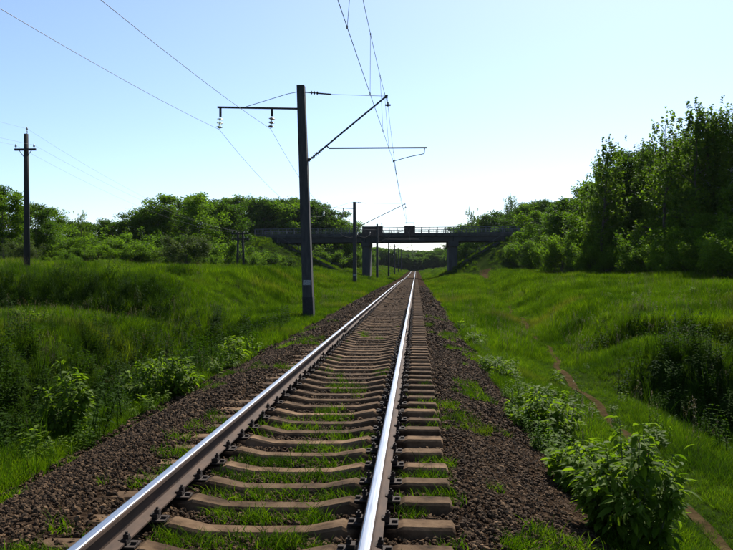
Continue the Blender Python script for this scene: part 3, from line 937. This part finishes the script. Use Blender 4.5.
# last year's dry stalks and flowering stems standing in the meadows
def stalk(name, seed, n, hmin, hmax, mat, spread):
    r = random.Random(seed); mb = MB()
    for i in range(n):
        a = r.uniform(0, 6.28); q = spread * math.sqrt(r.random()); bx, by = q * math.cos(a), q * math.sin(a); h = r.uniform(hmin, hmax)
        lx_, ly_ = r.gauss(0, .10) * h, r.gauss(0, .10) * h
        mb.tube([(bx, by, 0), (bx + lx_ * .4, by + ly_ * .4, h * .6), (bx + lx_, by + ly_, h)], [.0028, .002, .0012], 3, 0, False)
        for k in range(9):
            t = r.uniform(.80, 1.0); c = Vector((bx + lx_ * t, by + ly_ * t, h * t)); d = Vector((r.gauss(0, 1), r.gauss(0, 1), r.gauss(.6, .6))).normalized() * r.uniform(.02, .05)
            w_ = Vector((-d.y, d.x, 0)).normalized() * .004
            mb.add([c, c + d * .5 + w_, c + d, c + d * .5 - w_], [(0, 1, 2, 3)])
    return proto(name, mb.mesh(name, mat))
P = field_points([(10, 16, 1.0), (16, 34, 2.0), (34, 60, 1.0)], 19)
x, y = P[:, 0], P[:, 1]
k = land_mask(x, y) & (rng.uniform(size=len(x)) < np.clip(2.2 * vnoise(x * .22, y * .22, 61) - .75, 0, 1)) & (np.abs(x - path_x(y)) > .4); x, y = x[k], y[k]; n = len(x)
s = rng.uniform(.6, 1.25, n)
tag(scatter('dry_stalks', np.stack([x, y, ground_z(x, y) - .02], -1), np.stack([rng.normal(0, .1, n), rng.normal(0, .1, n), rng.uniform(0, 6.28, n)], -1), np.stack([s, s, s], -1),
    [stalk('dry_stalk', 170 + i, 7, .35, .85, M['dry'], .22) for i in range(4)]),
    'thin dry stalks with seed heads standing in the meadow grass', 'stalks', kind='stuff')

# rank weeds with the hollows' shade put into their dark green: ditch, bank faces, foot of the wood
wd = [weed('weed_plant', 100 + i, .5 + .09 * i, 7 + i, M['weeds_shade_toned'], 3 + i % 3, .06 + .012 * i) for i in range(5)] + [blades('sedge_tuft', 110 + i, 26, .12, .009, .25, .75, .5, M['weeds_shade_toned']) for i in range(4)]
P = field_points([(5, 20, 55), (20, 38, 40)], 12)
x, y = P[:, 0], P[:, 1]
k = land_mask(x, y) & (rng.uniform(size=len(x)) < 1.2 * shade_weed_zone(x, y)) & (np.abs(x - path_x(y)) > .6); x, y = x[k], y[k]; n = len(x)
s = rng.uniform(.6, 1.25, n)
tag(scatter('shade_toned_rank_weeds', np.stack([x, y, ground_z(x, y) - .02], -1), np.stack([rng.normal(0, .15, n), rng.normal(0, .15, n), rng.uniform(0, 6.28, n)], -1), np.stack([s, s, s], -1), wd),
    'rank weeds with shade put into their dark green, filling the ditch and clothing the bank faces', 'weeds', kind='stuff')

# bright leafy weeds along the ballast shoulder and a sprinkle elsewhere
lw = [weed('leafy_weed', 130 + i, (.30, .22, .38, .27, .33, .20)[i], (6, 5, 9, 7, 5, 6)[i], M[('leaf_bush', 'leaf_bright', 'leaf_mid', 'leaf_bush', 'leaf_bush', 'leaf_bright')[i]], 3 + i % 3, (.11, .07, .06, .085, .14, .05)[i]) for i in range(6)]
pts = []
def blob(px_, py_, rx, ry, n):
    for _ in range(n):
        a = rng.uniform(0, 6.28); q = math.sqrt(rng.uniform()); pts.append((px_ + q * rx * math.cos(a), py_ + q * ry * math.sin(a)))
blob(1.75, 9.9, .40, 1.3, 60); blob(2.0, 13.2, .6, 1.5, 60); blob(1.75, 17.0, .40, 1.6, 45); blob(1.6, 8.3, .25, .5, 12); blob(1.75, 22, .3, 1.5, 24); blob(1.8, 27, .35, 2.0, 22)
blob(-4.1, 9.2, .3, .9, 20); blob(-4.1, 12.5, .3, 1.6, 30); blob(-4.2, 17, .4, 2, 30)
Q = field_points([(8, 40, 1.4)], 14); Q = Q[land_mask(Q[:, 0], Q[:, 1])]
Q = Q[vnoise(Q[:, 0] * .3, Q[:, 1] * .3, 44) > .70]
pp = np.concatenate([np.array(pts), Q]); n = len(pp); s = rng.uniform(.45, 1.15, n)
tag(scatter('leafy_weeds', np.stack([pp[:, 0], pp[:, 1], ground_z(pp[:, 0], pp[:, 1]) - .02], -1), np.stack([rng.normal(0, .2, n), rng.normal(0, .2, n), rng.uniform(0, 6.28, n)], -1), np.stack([s, s, s], -1), lw),
    'bright leafy weeds growing along the edge of the ballast', 'weeds', kind='stuff')

# tufts between the sleepers and on the shoulders
st_ = [blades('sleeper_grass_tuft', 150 + i, 22, .07, .007, .04, .125, 1.1, M['grass']) for i in range(4)]
r = np.random.default_rng(17)
n = 14000; u_ = r.uniform(-2.6, 2.5, n); y_ = 3.6 + 26 * r.uniform(size=n) ** 1.6
pn = vnoise(u_ * 1.5, y_ * 1.1, 51) * .6 + vnoise(u_ * 4, y_ * 4, 52) * .4
gap = np.abs(((y_ - SL_0) / SL_SP + .5) % 1 - .5) * SL_SP
inside = np.abs(u_) < 1.42
thr = np.where(inside, .47 + .016 * np.maximum(y_ - 7, 0) + .05 * (u_ > .3), .60 + .004 * y_)
k = (pn > thr) & (~inside | (gap > .125)) & (np.abs(np.abs(u_) - RAILX) > .16)
u_, y_ = u_[k], y_[k]; n = len(u_); s = r.uniform(.6, 1.35, n)
tag(scatter('sleeper_grass', np.stack([u_ + AX, y_, ballast_z(u_, y_) - .005], -1), np.stack([r.normal(0, .2, n), r.normal(0, .2, n), r.uniform(0, 6.28, n)], -1), np.stack([s, s, s], -1), st_),
    'short green tufts sprouting between the concrete sleepers', 'grass', kind='stuff')

# ------------------------------------------------------------------ bushes beside the ballast
LEAFS = []
for i, (ll, lwid) in enumerate(((.13, .062), (.11, .055), (.15, .066))):
    mb = MB(); v, f = leaf_shape(ll, lwid, .25, .35); mb.add(v, f); LEAFS.append(mb.mesh('leaf', M['leaf_bush'], True))
def make_bush(loc, rx, ry, h, nst, label, n_obj, n_stuff, seed, ls=1.0):
    r = random.Random(seed)
    t = tag(empty('leafy_bush', loc), label, 'bush')
    mb = MB(); tipsl = []
    for s in range(nst):
        a = r.uniform(0, 6.28); q = math.sqrt(r.uniform(.02, 1)); hx, hy = q * rx * math.cos(a), q * ry * math.sin(a)
        hh = h * (1 - .45 * q * q) * r.uniform(.75, 1.08)
        p0 = Vector((hx * .45, hy * .45, -.05)); p1 = Vector((hx * .75, hy * .75, hh * .55)); p2 = Vector((hx, hy, hh))
        mb.tube([p0, p1, p2], [.010, .007, .003], 4, 0, False)
        for k in range(9):
            tt = .18 + .82 * k / 8
            p = p0.lerp(p1, tt * 2) if tt < .5 else p1.lerp(p2, tt * 2 - 1)
            tipsl.append((p, tt))
    mb.build('stems', M['stem'], t)
    def place(p, tt):
        q = p + Vector((r.gauss(0, .035), r.gauss(0, .035), r.gauss(0, .025)))
        out = math.atan2(q.y, q.x) - math.pi / 2 + r.gauss(0, 1.0)
        return q, Euler((r.gauss(-.1, .4), r.gauss(0, .35), out)), r.uniform(.7, 1.25) * ls * (1.1 - .25 * tt)
    top = sorted(tipsl, key=lambda e: -(e[0].z - e[0].y * .4 + .15 * r.random()))
    for i in range(n_obj):
        p, tt = top[i % max(1, int(len(top) * .75))]
        q, e, s = place(p, tt)
        o = link('leaf', LEAFS[i % 3], t); o.location = q; o.rotation_euler = e; o.scale = (s, s, s)
    mb = MB()
    for i in range(n_stuff):
        p, tt = r.choice(tipsl); q, e, s = place(p, tt)
        v, f = leaf_shape(.12 * s, .058 * s, .25, .35); R = e.to_matrix(); mb.add([R @ Vector(c) + q for c in v], f)
    if n_stuff: tag(mb.build('foliage', M['leaf_bush'], t), kind='stuff')
    return t
def ground_px(px, py, z_guess=None):
    """where a pixel's ray meets the land"""
    d = px_ray(px, py); Y = 3.0
    while Y < 200:
        p = Vector((0, 0, EYE)) + d * Y
        if p.z <= gz(p.x, p.y): return Vector((p.x, p.y, gz(p.x, p.y)))
        Y += .05 if Y < 40 else .3
    return p
def bush_at(x, y, *a, **k):
    return make_bush((x, y, gz(x, y)), *a, **k)
bush_at(1.76, 6.55, .42, .55, .98, 34, 'largest broad-leaved bush leaning over the footpath at the ballast edge', 290, 1700, 1)
bush_at(1.62, 7.75, .34, .45, .52, 18, 'lower broad-leaved bush between the largest bush and the leafy weeds', 180, 900, 2)
bush_at(1.70, 11.0, .50, .95, .50, 24, 'low spreading bush of pale leaves on the ballast shoulder', 200, 1200, 3)
def bush_px(px, pyb, *a, **k):
    p = ground_px(px, pyb); return make_bush((p.x, p.y, p.z), *a, **k)
bush_at(-4.45, 10.0, .38, .45, .95, 16, 'thin pale bush rising out of the ditch edge', 150, 700, 4)
bush_at(-4.25, 13.0, .62, .85, .75, 30, 'widest bright bush on the ditch verge opposite the near sleepers', 220, 1500, 5)
bush_at(-4.05, 18.2, .50, .75, .55, 20, 'small bright bush on the verge before the leaning mast', 100, 700, 6)
bush_at(-11.6, 23.5, .55, .5, .75, 18, 'round pale bush alone on the meadow slope below the telegraph pole', 0, 800, 7, ls=1.1)

# ------------------------------------------------------------------ trees
def tree_meshes(name, seed, H, base, R, kind, n_leaf, ls, leaf_mat, bark):
    """returns trunk and crown meshes; kind: 'round', 'oval', 'birch', 'shrub', 'thin'"""
    r = np.random.default_rng(seed)
    mb = MB(); centres = []
    tr = []; wob = np.cumsum(r.normal(0, H * .008, (9, 2)), 0)
    top = H * (.93 if kind != 'shrub' else .6)
    for i in range(9):
        t = i / 8; tr.append(Vector((wob[i, 0] - wob[0, 0], wob[i, 1] - wob[0, 1], top * t - (.3 if i == 0 else 0))))
    r0 = H * (.017 if kind in ('round', 'oval') else .011)
    if kind == 'shrub': r0 = H * .012
    mb.tube(tr, [r0 * (1.25 if i == 0 else 1) * (1 - .88 * i / 8) for i in range(9)], 7)
    def trunk_at(z):
        t = max(0, min(.999, z / top)) * 8; i = int(t); return tr[i].lerp(tr[i + 1], t - i)
    nl = {'round': 26, 'oval': 30, 'birch': 30, 'shrub': 20, 'thin': 18}[kind]
    for k in range(nl):
        t = (k + .5) / nl
        z = base + (H * .95 - base) * t ** .9
        if kind == 'shrub': z = H * .04 + H * .5 * t
        tt = (z - base) / (H - base) if kind != 'shrub' else t
        if kind == 'round': pr = math.sqrt(max(.05, 1 - (2 * tt - .85) ** 2 / 1.55))
        elif kind == 'oval': pr = .35 + .75 * math.sin(math.pi * min(1, (.12 + .86 * tt)))
        elif kind == 'birch': pr = .95 - .80 * tt
        elif kind == 'thin': pr = .9 - .65 * tt
        else: pr = 1 - .55 * tt
        a = k * 2.4 + r.normal(0, .35); ln = R * pr * r.uniform(.72, 1.15)
        up = {'round': .45, 'oval': .8, 'birch': .9, 'thin': 1.1, 'shrub': 1.15}[kind] * r.uniform(.6, 1.3) * (.6 + .8 * tt)
        p0 = trunk_at(z if kind != 'shrub' else z * .4)
        d = Vector((math.cos(a), math.sin(a), 0)); pts_ = [p0]
        for q in (1, 2, 3):
            f = q / 3
            pts_.append(p0 + d * ln * f + Vector((r.normal(0, .05) * ln, r.normal(0, .05) * ln, up * ln * (f - .35 * f * f))))
        rb = r0 * .42 * (1 - .6 * tt)
        mb.tube(pts_, [rb, rb * .7, rb * .45, rb * .15], 5, 0, False)
        ends = [(pts_[2].lerp(pts_[3], x), .8) for x in (.3, .75, 1.0)] + [(pts_[1].lerp(pts_[2], .6), .8)]
        for j in range(4):
            b0 = pts_[1].lerp(pts_[3], r.uniform(.1, .9)) ; a2 = a + r.choice([-1, 1]) * r.uniform(.5, 1.2)
            e = b0 + Vector((math.cos(a2), math.sin(a2), r.uniform(.1, .9))) * ln * r.uniform(.22, .42)
            mb.tube([b0, e], [rb * .4, rb * .1], 3, 0, False)
            ends += [(e, 1.0), (b0.lerp(e, .55), .7)]
        centres += ends
    centres.append((tr[-1] + Vector((0, 0, H * .03)), .8))
    C = np.array([c[0] for c in centres]); wgt = np.array([c[1] for c in centres]) * r.uniform(.35, 1.5, len(centres))
    if kind in ('birch', 'thin'): wgt *= np.clip(1.25 - C[:, 2] / H, .16, 1)
    wgt /= wgt.sum()
    ci = r.choice(len(C), n_leaf, p=wgt)
    cr = {'round': .105, 'oval': .085, 'birch': .05, 'shrub': .12, 'thin': .045}[kind] * H
    off = r.normal(0, 1, (n_leaf, 3)); off /= np.linalg.norm(off, axis=1)[:, None]
    off *= (cr * r.uniform(0, 1, n_leaf) ** .45)[:, None] * r.uniform(.6, 1.1, len(C))[ci][:, None]
    off[:, 2] *= .72
    P = C[ci] + off
    if kind in ('birch', 'thin'):
        # hanging twigs
        nstr = n_leaf // 9
        sid = r.integers(0, nstr, n_leaf); sc = r.choice(len(C), nstr, p=wgt)
        so = r.normal(0, cr * .55, (nstr, 3)); sl = r.uniform(.05, .16, nstr) * H * (1.0 if kind == 'birch' else .5)
        tt = r.uniform(0, 1, n_leaf)
        sway = r.normal(0, .12, (nstr, 2))
        P = C[sc[sid]] + so[sid] + np.stack([sway[sid, 0] * tt * sl[sid], sway[sid, 1] * tt * sl[sid], -tt * sl[sid]], -1) + r.normal(0, .035, (n_leaf, 3))
    P[:, 2] = np.maximum(P[:, 2], .05 * H * r.uniform(.1, 1, n_leaf))
    # stretch to the full height asked for
    kz = H / np.percentile(P[:, 2], 99.8)
    P[:, 2] *= kz; mb.v = [(p[0], p[1], p[2] * kz if p[2] > 0 else p[2]) for p in mb.v]
    # each leaf a bent four-cornered blade
    nrm = r.normal(0, 1, (n_leaf, 3)); nrm[:, 2] = np.abs(nrm[:, 2]) + .35
    nrm /= np.linalg.norm(nrm, axis=1)[:, None]
    tv = np.cross(nrm, r.normal(0, 1, (n_leaf, 3))); tv /= np.linalg.norm(tv, axis=1)[:, None]
    bv = np.cross(nrm, tv)
    s = (ls * r.uniform(.65, 1.3, n_leaf))[:, None]
    v0 = P - tv * s * .55; v1 = P + bv * s * .34 + nrm * s * .08; v2 = P + tv * s * .6 - nrm * s * .1; v3 = P - bv * s * .34 + nrm * s * .08
    V = np.stack([v0, v1, v2, v3], 1).reshape(-1, 3)
    Qd = np.arange(n_leaf * 4).reshape(-1, 4)
    return mb.mesh('trunk', M[bark]), np_mesh('crown', V, Qd, M[leaf_mat])

KIND = {}
def kind(key, *a):
    KIND[key] = (tree_meshes(key, *a), a[1])
kind('round_a', 1, 10.0, 1.6, 3.3, 'round', 15000, .23, 'leaf_mid', 'bark')
kind('round_b', 2, 10.0, 1.2, 3.8, 'round', 16000, .23, 'leaf_mid', 'bark')
kind('round_c', 3, 10.0, 1.8, 3.0, 'round', 14000, .22, 'leaf_dark', 'bark')
kind('oval_a', 4, 13.0, 1.5, 2.9, 'oval', 16000, .24, 'leaf_dark', 'bark')
kind('oval_b', 5, 13.0, 1.2, 3.2, 'oval', 17000, .24, 'leaf_mid', 'bark')
kind('birch_a', 6, 15.0, 2.2, 3.0, 'birch', 17000, .19, 'leaf_birch', 'birch')
kind('birch_b', 7, 15.0, 1.6, 2.7, 'birch', 15000, .19, 'leaf_birch', 'birch')
kind('thin_a', 8, 11.0, 2.4, 2.0, 'thin', 4200, .18, 'leaf_birch', 'bark')
kind('thin_b', 9, 11.0, 3.0, 1.7, 'thin', 3000, .17, 'leaf_birch', 'bark')
kind('shrub_a', 10, 4.5, .2, 2.3, 'shrub', 9000, .15, 'leaf_bright', 'bark')
kind('shrub_b', 11, 4.5, .2, 2.6, 'shrub', 9500, .15, 'leaf_mid', 'bark')
kind('willow', 12, 4.5, .2, 2.7, 'shrub', 14000, .13, 'leaf_willow', 'bark')

NAME = {'round': 'broadleaf_tree', 'oval': 'broadleaf_tree', 'birch': 'birch_tree', 'thin': 'slender_tree', 'shrub': 'shrub', 'willow': 'willow_shrub'}
def tree(key, x, y, H, label, group=None, wide=1.0, lean=0.0):
    (tm, cm), h0 = KIND[key]
    base = key.split('_')[0]
    t = empty(NAME[base], (x, y, gz(x, y) - .1), rng.uniform(0, 6.28))
    s = H / h0; t.scale = (s * wide, s * wide, s)
    t.rotation_euler = (lean * rng.normal(), lean * rng.normal(), rng.uniform(0, 6.28))
    tag(t, label, 'shrub' if base in ('shrub', 'willow') else 'tree', group)
    link('trunk', tm, t); link('crown', cm, t)
    return t
def tree_px(key, px, d, top, label, group=None, wide=1.0, lean=.02):
    p = px_at(px, top, d)
    H = p.z - gz(p.x, d)
    return tree(key, p.x, d, max(H, 1.0) * 1.0, label, group, wide, lean)

ORD = ['first', 'second', 'third', 'fourth', 'fifth', 'sixth', 'seventh', 'eighth', 'ninth', 'tenth', 'eleventh', 'twelfth', 'thirteenth', 'fourteenth', 'fifteenth', 'sixteenth', 'seventeenth', 'eighteenth', 'nineteenth']
def ordinals(rows, rev=False):
    """rank of each tree along its row, counted away from a landmark"""
    order = sorted(range(len(rows)), key=lambda i: rows[i][0], reverse=rev)
    return [ORD[order.index(i)] for i in range(len(rows))]
# wood behind the telegraph pole
g1 = 'trees of the wood behind the telegraph pole'
tree_px('round_a', 4, 74, 190, 'tall grey-green tree with an open crown just behind the single telegraph pole')
tree_px('round_b', -28, 76, 182, 'large broadleaf tree at the wood end beside the single telegraph pole')
tree_px('round_c', 36, 79, 204, 'short dark broadleaf tree between the telegraph pole and the leafy hedge')
tree_px('willow', 22, 66, 236, 'dark shrub standing at the foot of the single telegraph pole')
rows = [(58, 80, 232), (74, 84, 229), (92, 80, 233), (108, 85, 228), (126, 81, 231), (142, 84, 229), (158, 86, 231), (205, 88, 236), (222, 108, 236), (66, 78, 240), (84, 77, 242), (117, 78, 240), (134, 79, 242), (150, 80, 240)]
od = ordinals(rows, False)
for i, (px, d, top) in enumerate(rows):
    tree_px(('shrub_b', 'shrub_a', 'shrub_b')[i % 3], px, d, top, 'tall hedge shrub along the meadow, {} from the single telegraph pole'.format(od[i]), 'tall shrubs of the hedge along the meadow', 1.15)
tree_px('willow', 187, 70, 229, 'round grey-green willow shrub in front of the hedge', None, 1.15)
rows = [(52, 68, 253), (70, 67, 249), (100, 72, 256), (116, 70, 258), (210, 84, 252), (228, 112, 250), (250, 114, 252)]
od = ordinals(rows, False)
for i, (px, d, top) in enumerate(rows):
    tree_px(('shrub_a', 'shrub_b')[i % 2], px, d, top, 'low shrub at the hedge foot, {} from the single telegraph pole'.format(od[i]), 'shrubs at the foot of the hedge', 1.1)
tree_px('thin_a', 80, 105, 211, 'slender sparse tree poking up above the hedge behind the telegraph wires')
tree_px('thin_b', 131, 112, 208, 'slender sparse tree beside the first tall crown of the wood')
rows = [(150, 112, 207), (168, 118, 206), (187, 115, 194), (206, 124, 201), (224, 128, 203), (238, 176, 196), (250, 178, 200), (196, 130, 198), (172, 126, 212), (120, 118, 222), (98, 116, 222), (62, 108, 220), (112, 113, 219), (80, 110, 222), (44, 100, 208), (138, 114, 214)]
od = ordinals(rows, True)
for i, (px, d, top) in enumerate(rows):
    tree_px(('round_a', 'oval_b', 'round_b', 'round_c')[i % 4], px, d, top, 'tall wood tree beside the bridge end, {} from the bridge railing'.format(od[i]), g1, 1.15)
# behind the bridge, on the side of the leaning mast
rows = [(262, 176, 198), (276, 182, 203), (290, 178, 202), (303, 184, 198), (316, 180, 204), (330, 186, 210), (341, 182, 220), (350, 190, 227), (284, 196, 199), (310, 198, 202), (246, 186, 203), (232, 192, 206)]
od = ordinals(rows, True)
for i, (px, d, top) in enumerate(rows):
    tree_px(('oval_a', 'round_c', 'round_a', 'oval_b')[i % 4], px, d, top, 'tree rising behind the bridge railing, {} from the pier on the leaning mast side'.format(od[i]), 'trees behind the bridge on the leaning mast side', 1.2)
rows = [(270, 170, 244), (284, 174, 246), (300, 172, 240), (316, 174, 244), (330, 172, 246), (342, 176, 250), (352, 178, 248)]
od = ordinals(rows, True)
for i, (px, d, top) in enumerate(rows):
    tree_px(('shrub_a', 'shrub_b')[i % 2], px, d, top, 'bright shrub under the side span, {} from the pier behind the slim mast'.format(od[i]), 'shrubs under the bridge span', 1.5)
# shrubs on the near embankment slope at the bridge end
rows = [(250, 130, 247), (264, 136, 249), (276, 139, 252), (288, 141, 257)]
od = ordinals(rows, True)
for i, (px, d, top) in enumerate(rows):
    tree_px(('shrub_a', 'shrub_b')[i % 2], px, d, top, 'shrub on the embankment slope, {} from the bridge stairs near the double pole'.format(od[i]), 'shrubs on the slope by the double pole', 1.3)

# wood beyond the grassy hollow
g2 = 'birches of the wood beyond the grassy hollow'
rows = [(606, 86, 156, 1.0), (598, 92, 172, 1.1), (664, 78, 134, 1.0), (652, 84, 142, 1.2), (700, 72, 118, 1.0), (718, 75, 122, 1.1), (738, 70, 108, 1.2), (684, 82, 128, 1.2), (622, 94, 168, 1.2), (760, 70, 100, 1.2), (790, 66, 100, 1.2)]
od = ordinals(rows, False)
for i, (px, d, top, w) in enumerate(rows):
    tree_px(('birch_a', 'birch_b')[i % 2], px, d, top, 'birch with hanging twigs in the hollow-side wood, {} counted from the bridge'.format(od[i]), g2, w, .03)
tree_px('oval_a', 632, 90, 148, 'dark full-crowned tree between the birches of the wood beyond the hollow', None, 1.1)
for key, px, d, top, lb in (('thin_a', 603, 83, 137, 'airy slender birch, the first above the wood edge counted from the bridge'),
                            ('thin_b', 666, 75, 113, 'airy slender birch in the middle of the wood beyond the hollow'),
                            ('thin_a', 699, 70, 100, 'tallest airy birch of the wood beyond the hollow'),
                            ('thin_b', 714, 72, 108, 'airy birch beside the tallest one in the wood beyond the hollow')):
    tree_px(key, px, d, top, lb, None, 1.15, .03)
rows = [(648, 90, 172, 1.3), (690, 86, 158, 1.3), (724, 80, 150, 1.3), (618, 96, 190, 1.3), (600, 98, 200, 1.3), (664, 84, 180, 1.3), (640, 100, 168, 1.2), (672, 92, 150, 1.2), (708, 88, 140, 1.3), (736, 84, 138, 1.3), (590, 104, 186, 1.2), (576, 108, 198, 1.2), (562, 112, 205, 1.2), (612, 104, 180, 1.2), (770, 80, 130, 1.3), (545, 124, 211, 1.2), (800, 76, 120, 1.3)]
od = ordinals(rows, False)
for i, (px, d, top, w) in enumerate(rows):
    tree_px(('oval_b', 'round_a', 'oval_a', 'round_b', 'oval_b', 'round_c')[i % 6], px, d, top, 'full-crowned tree deep in the hollow-side wood, {} counted from the bridge'.format(od[i]), 'dark trees in the wood beyond the hollow', w)
rows = [(548, 96, 236, 1.0), (562, 92, 228, 1.0), (580, 88, 232, 1.0), (598, 85, 224, 1.0), (618, 82, 226, 1.0), (636, 78, 232, 1.0), (652, 75, 222, 1.1), (672, 72, 228, 1.1), (690, 69, 218, 1.1), (710, 66, 212, 1.1), (730, 64, 205, 1.1), (752, 62, 205, 1.1), (780, 60, 205, 1.1), (605, 88, 205, .9), (660, 80, 195, .9), (725, 70, 178, .9), (588, 84, 246, 1.1), (626, 77, 244, 1.1), (645, 73, 240, 1.1)]
od = ordinals(rows, False)
for i, (px, d, top, w) in enumerate(rows):
    tree_px(('shrub_b', 'shrub_a', 'round_a', 'shrub_b', 'oval_b')[i % 5], px, d, top, 'leafy shrub on the hollow-side wood edge, {} counted from the bridge'.format(od[i]), 'shrubs along the wood edge beyond the hollow', w)
for i, (px, d, top, key) in enumerate([(668, 69, 236, 'shrub_a'), (684, 66, 238, 'shrub_a'), (702, 64, 232, 'shrub_a'), (722, 61, 230, 'shrub_a'), (742, 59, 228, 'shrub_a'), (610, 80, 248, 'shrub_a'), (596, 83, 236, 'shrub_a')]):
    tree_px(key, px, d, top, 'bright young shrub standing out before the wood edge, {} counted from the bridge'.format(ordinals([(668,), (684,), (702,), (722,), (742,), (610,), (596,)])[i]), 'young shrubs before the wood edge', 1.15)
tree_px('willow', 574, 84, 262, 'small pale shrub at the foot of the wood nearest the bridge')
# behind the bridge, on the footpath side
tree_px('thin_a', 473, 190, 208, 'slender pointed tree above the bridge railing over the stairs')
tree_px('birch_b', 513, 186, 196, 'tall airy birch above the bridge railing by the footpath')
rows = [(462, 215, 226), (482, 205, 221), (494, 196, 214), (504, 192, 212), (524, 180, 208), (536, 178, 204), (548, 176, 200), (530, 190, 203), (470, 200, 224), (478, 178, 232), (497, 178, 226), (515, 176, 218), (460, 182, 240), (560, 178, 202)]
od = ordinals(rows, False)
for i, (px, d, top) in enumerate(rows):
    tree_px(('round_c', 'oval_a', 'round_a')[i % 3], px, d, top, 'broadleaf tree behind the bridge stairs, {} from the pier by the footpath'.format(od[i]), 'trees behind the bridge on the footpath side', 1.2)
rows = [(520, 140, 236), (532, 136, 230), (543, 132, 228), (510, 143, 246), (556, 128, 222), (528, 126, 248), (503, 144, 252), (494, 145, 258), (484, 163, 252), (497, 164, 246), (472, 166, 256)]
od = ordinals(rows, False)
for i, (px, d, top) in enumerate(rows):
    tree_px(('shrub_b', 'round_c')[i % 2], px, d, top, 'shrub on the slope beside the footpath, {} from the bridge stairs'.format(od[i]), 'shrubs on the slope beside the bridge stairs', 1.2)

# far wood that closes the view under the bridge
r = np.random.default_rng(77)
fw = []
for _ in range(9000):
    x, y = r.uniform(-230, 230), 205 + 435 * r.uniform() ** 1.3
    if r.random() < .2: x, y = r.uniform(-60, 60), r.uniform(395, 450)
    if abs(x - AX) < 16 + 6 * r.random() and y < 395: continue
    if y < 300 and abs(x - AX) < 26 and r.random() < .3: continue
    if abs(x) > .62 * y + 20: continue
    fw.append((x, y))
    if len(fw) >= 2600: break
fw = np.array(fw); n = len(fw)
prs = []
for kk in ('round_a', 'round_c', 'oval_a', 'oval_b'):
    prs.append(proto('far_tree', KIND[kk][0][1]))
s = r.uniform(.5, .72, n)
tag(scatter('far_wood', np.stack([fw[:, 0], fw[:, 1], ground_z(fw[:, 0], fw[:, 1]) - .8], -1), np.stack([np.zeros(n), np.zeros(n), r.uniform(0, 6.28, n)], -1), np.stack([s * 1.3, s * 1.3, s], -1), prs),
    'far dense wood closing the view beyond the bridge', 'wood', kind='stuff')

# thin summer haze over the whole valley
mb = MB(); mb.box((0, 330, 18), (900, 800, 50))
m = bpy.data.materials.new('summer_haze'); m.use_nodes = True
nt = m.node_tree
for n in list(nt.nodes):
    if n.type == 'BSDF_PRINCIPLED': nt.nodes.remove(n)
pv_ = nt.nodes.new('ShaderNodeVolumePrincipled')
pv_.inputs['Color'].default_value = (0.86, 0.93, 1.0, 1)
pv_.inputs['Density'].default_value = 0.000045
pv_.inputs['Anisotropy'].default_value = 0.0
nt.links.new(pv_.outputs[0], nt.nodes['Material Output'].inputs['Volume'])
hz = tag(mb.build('haze', m), 'thin bluish summer haze hanging over the valley', 'haze', kind='stuff')
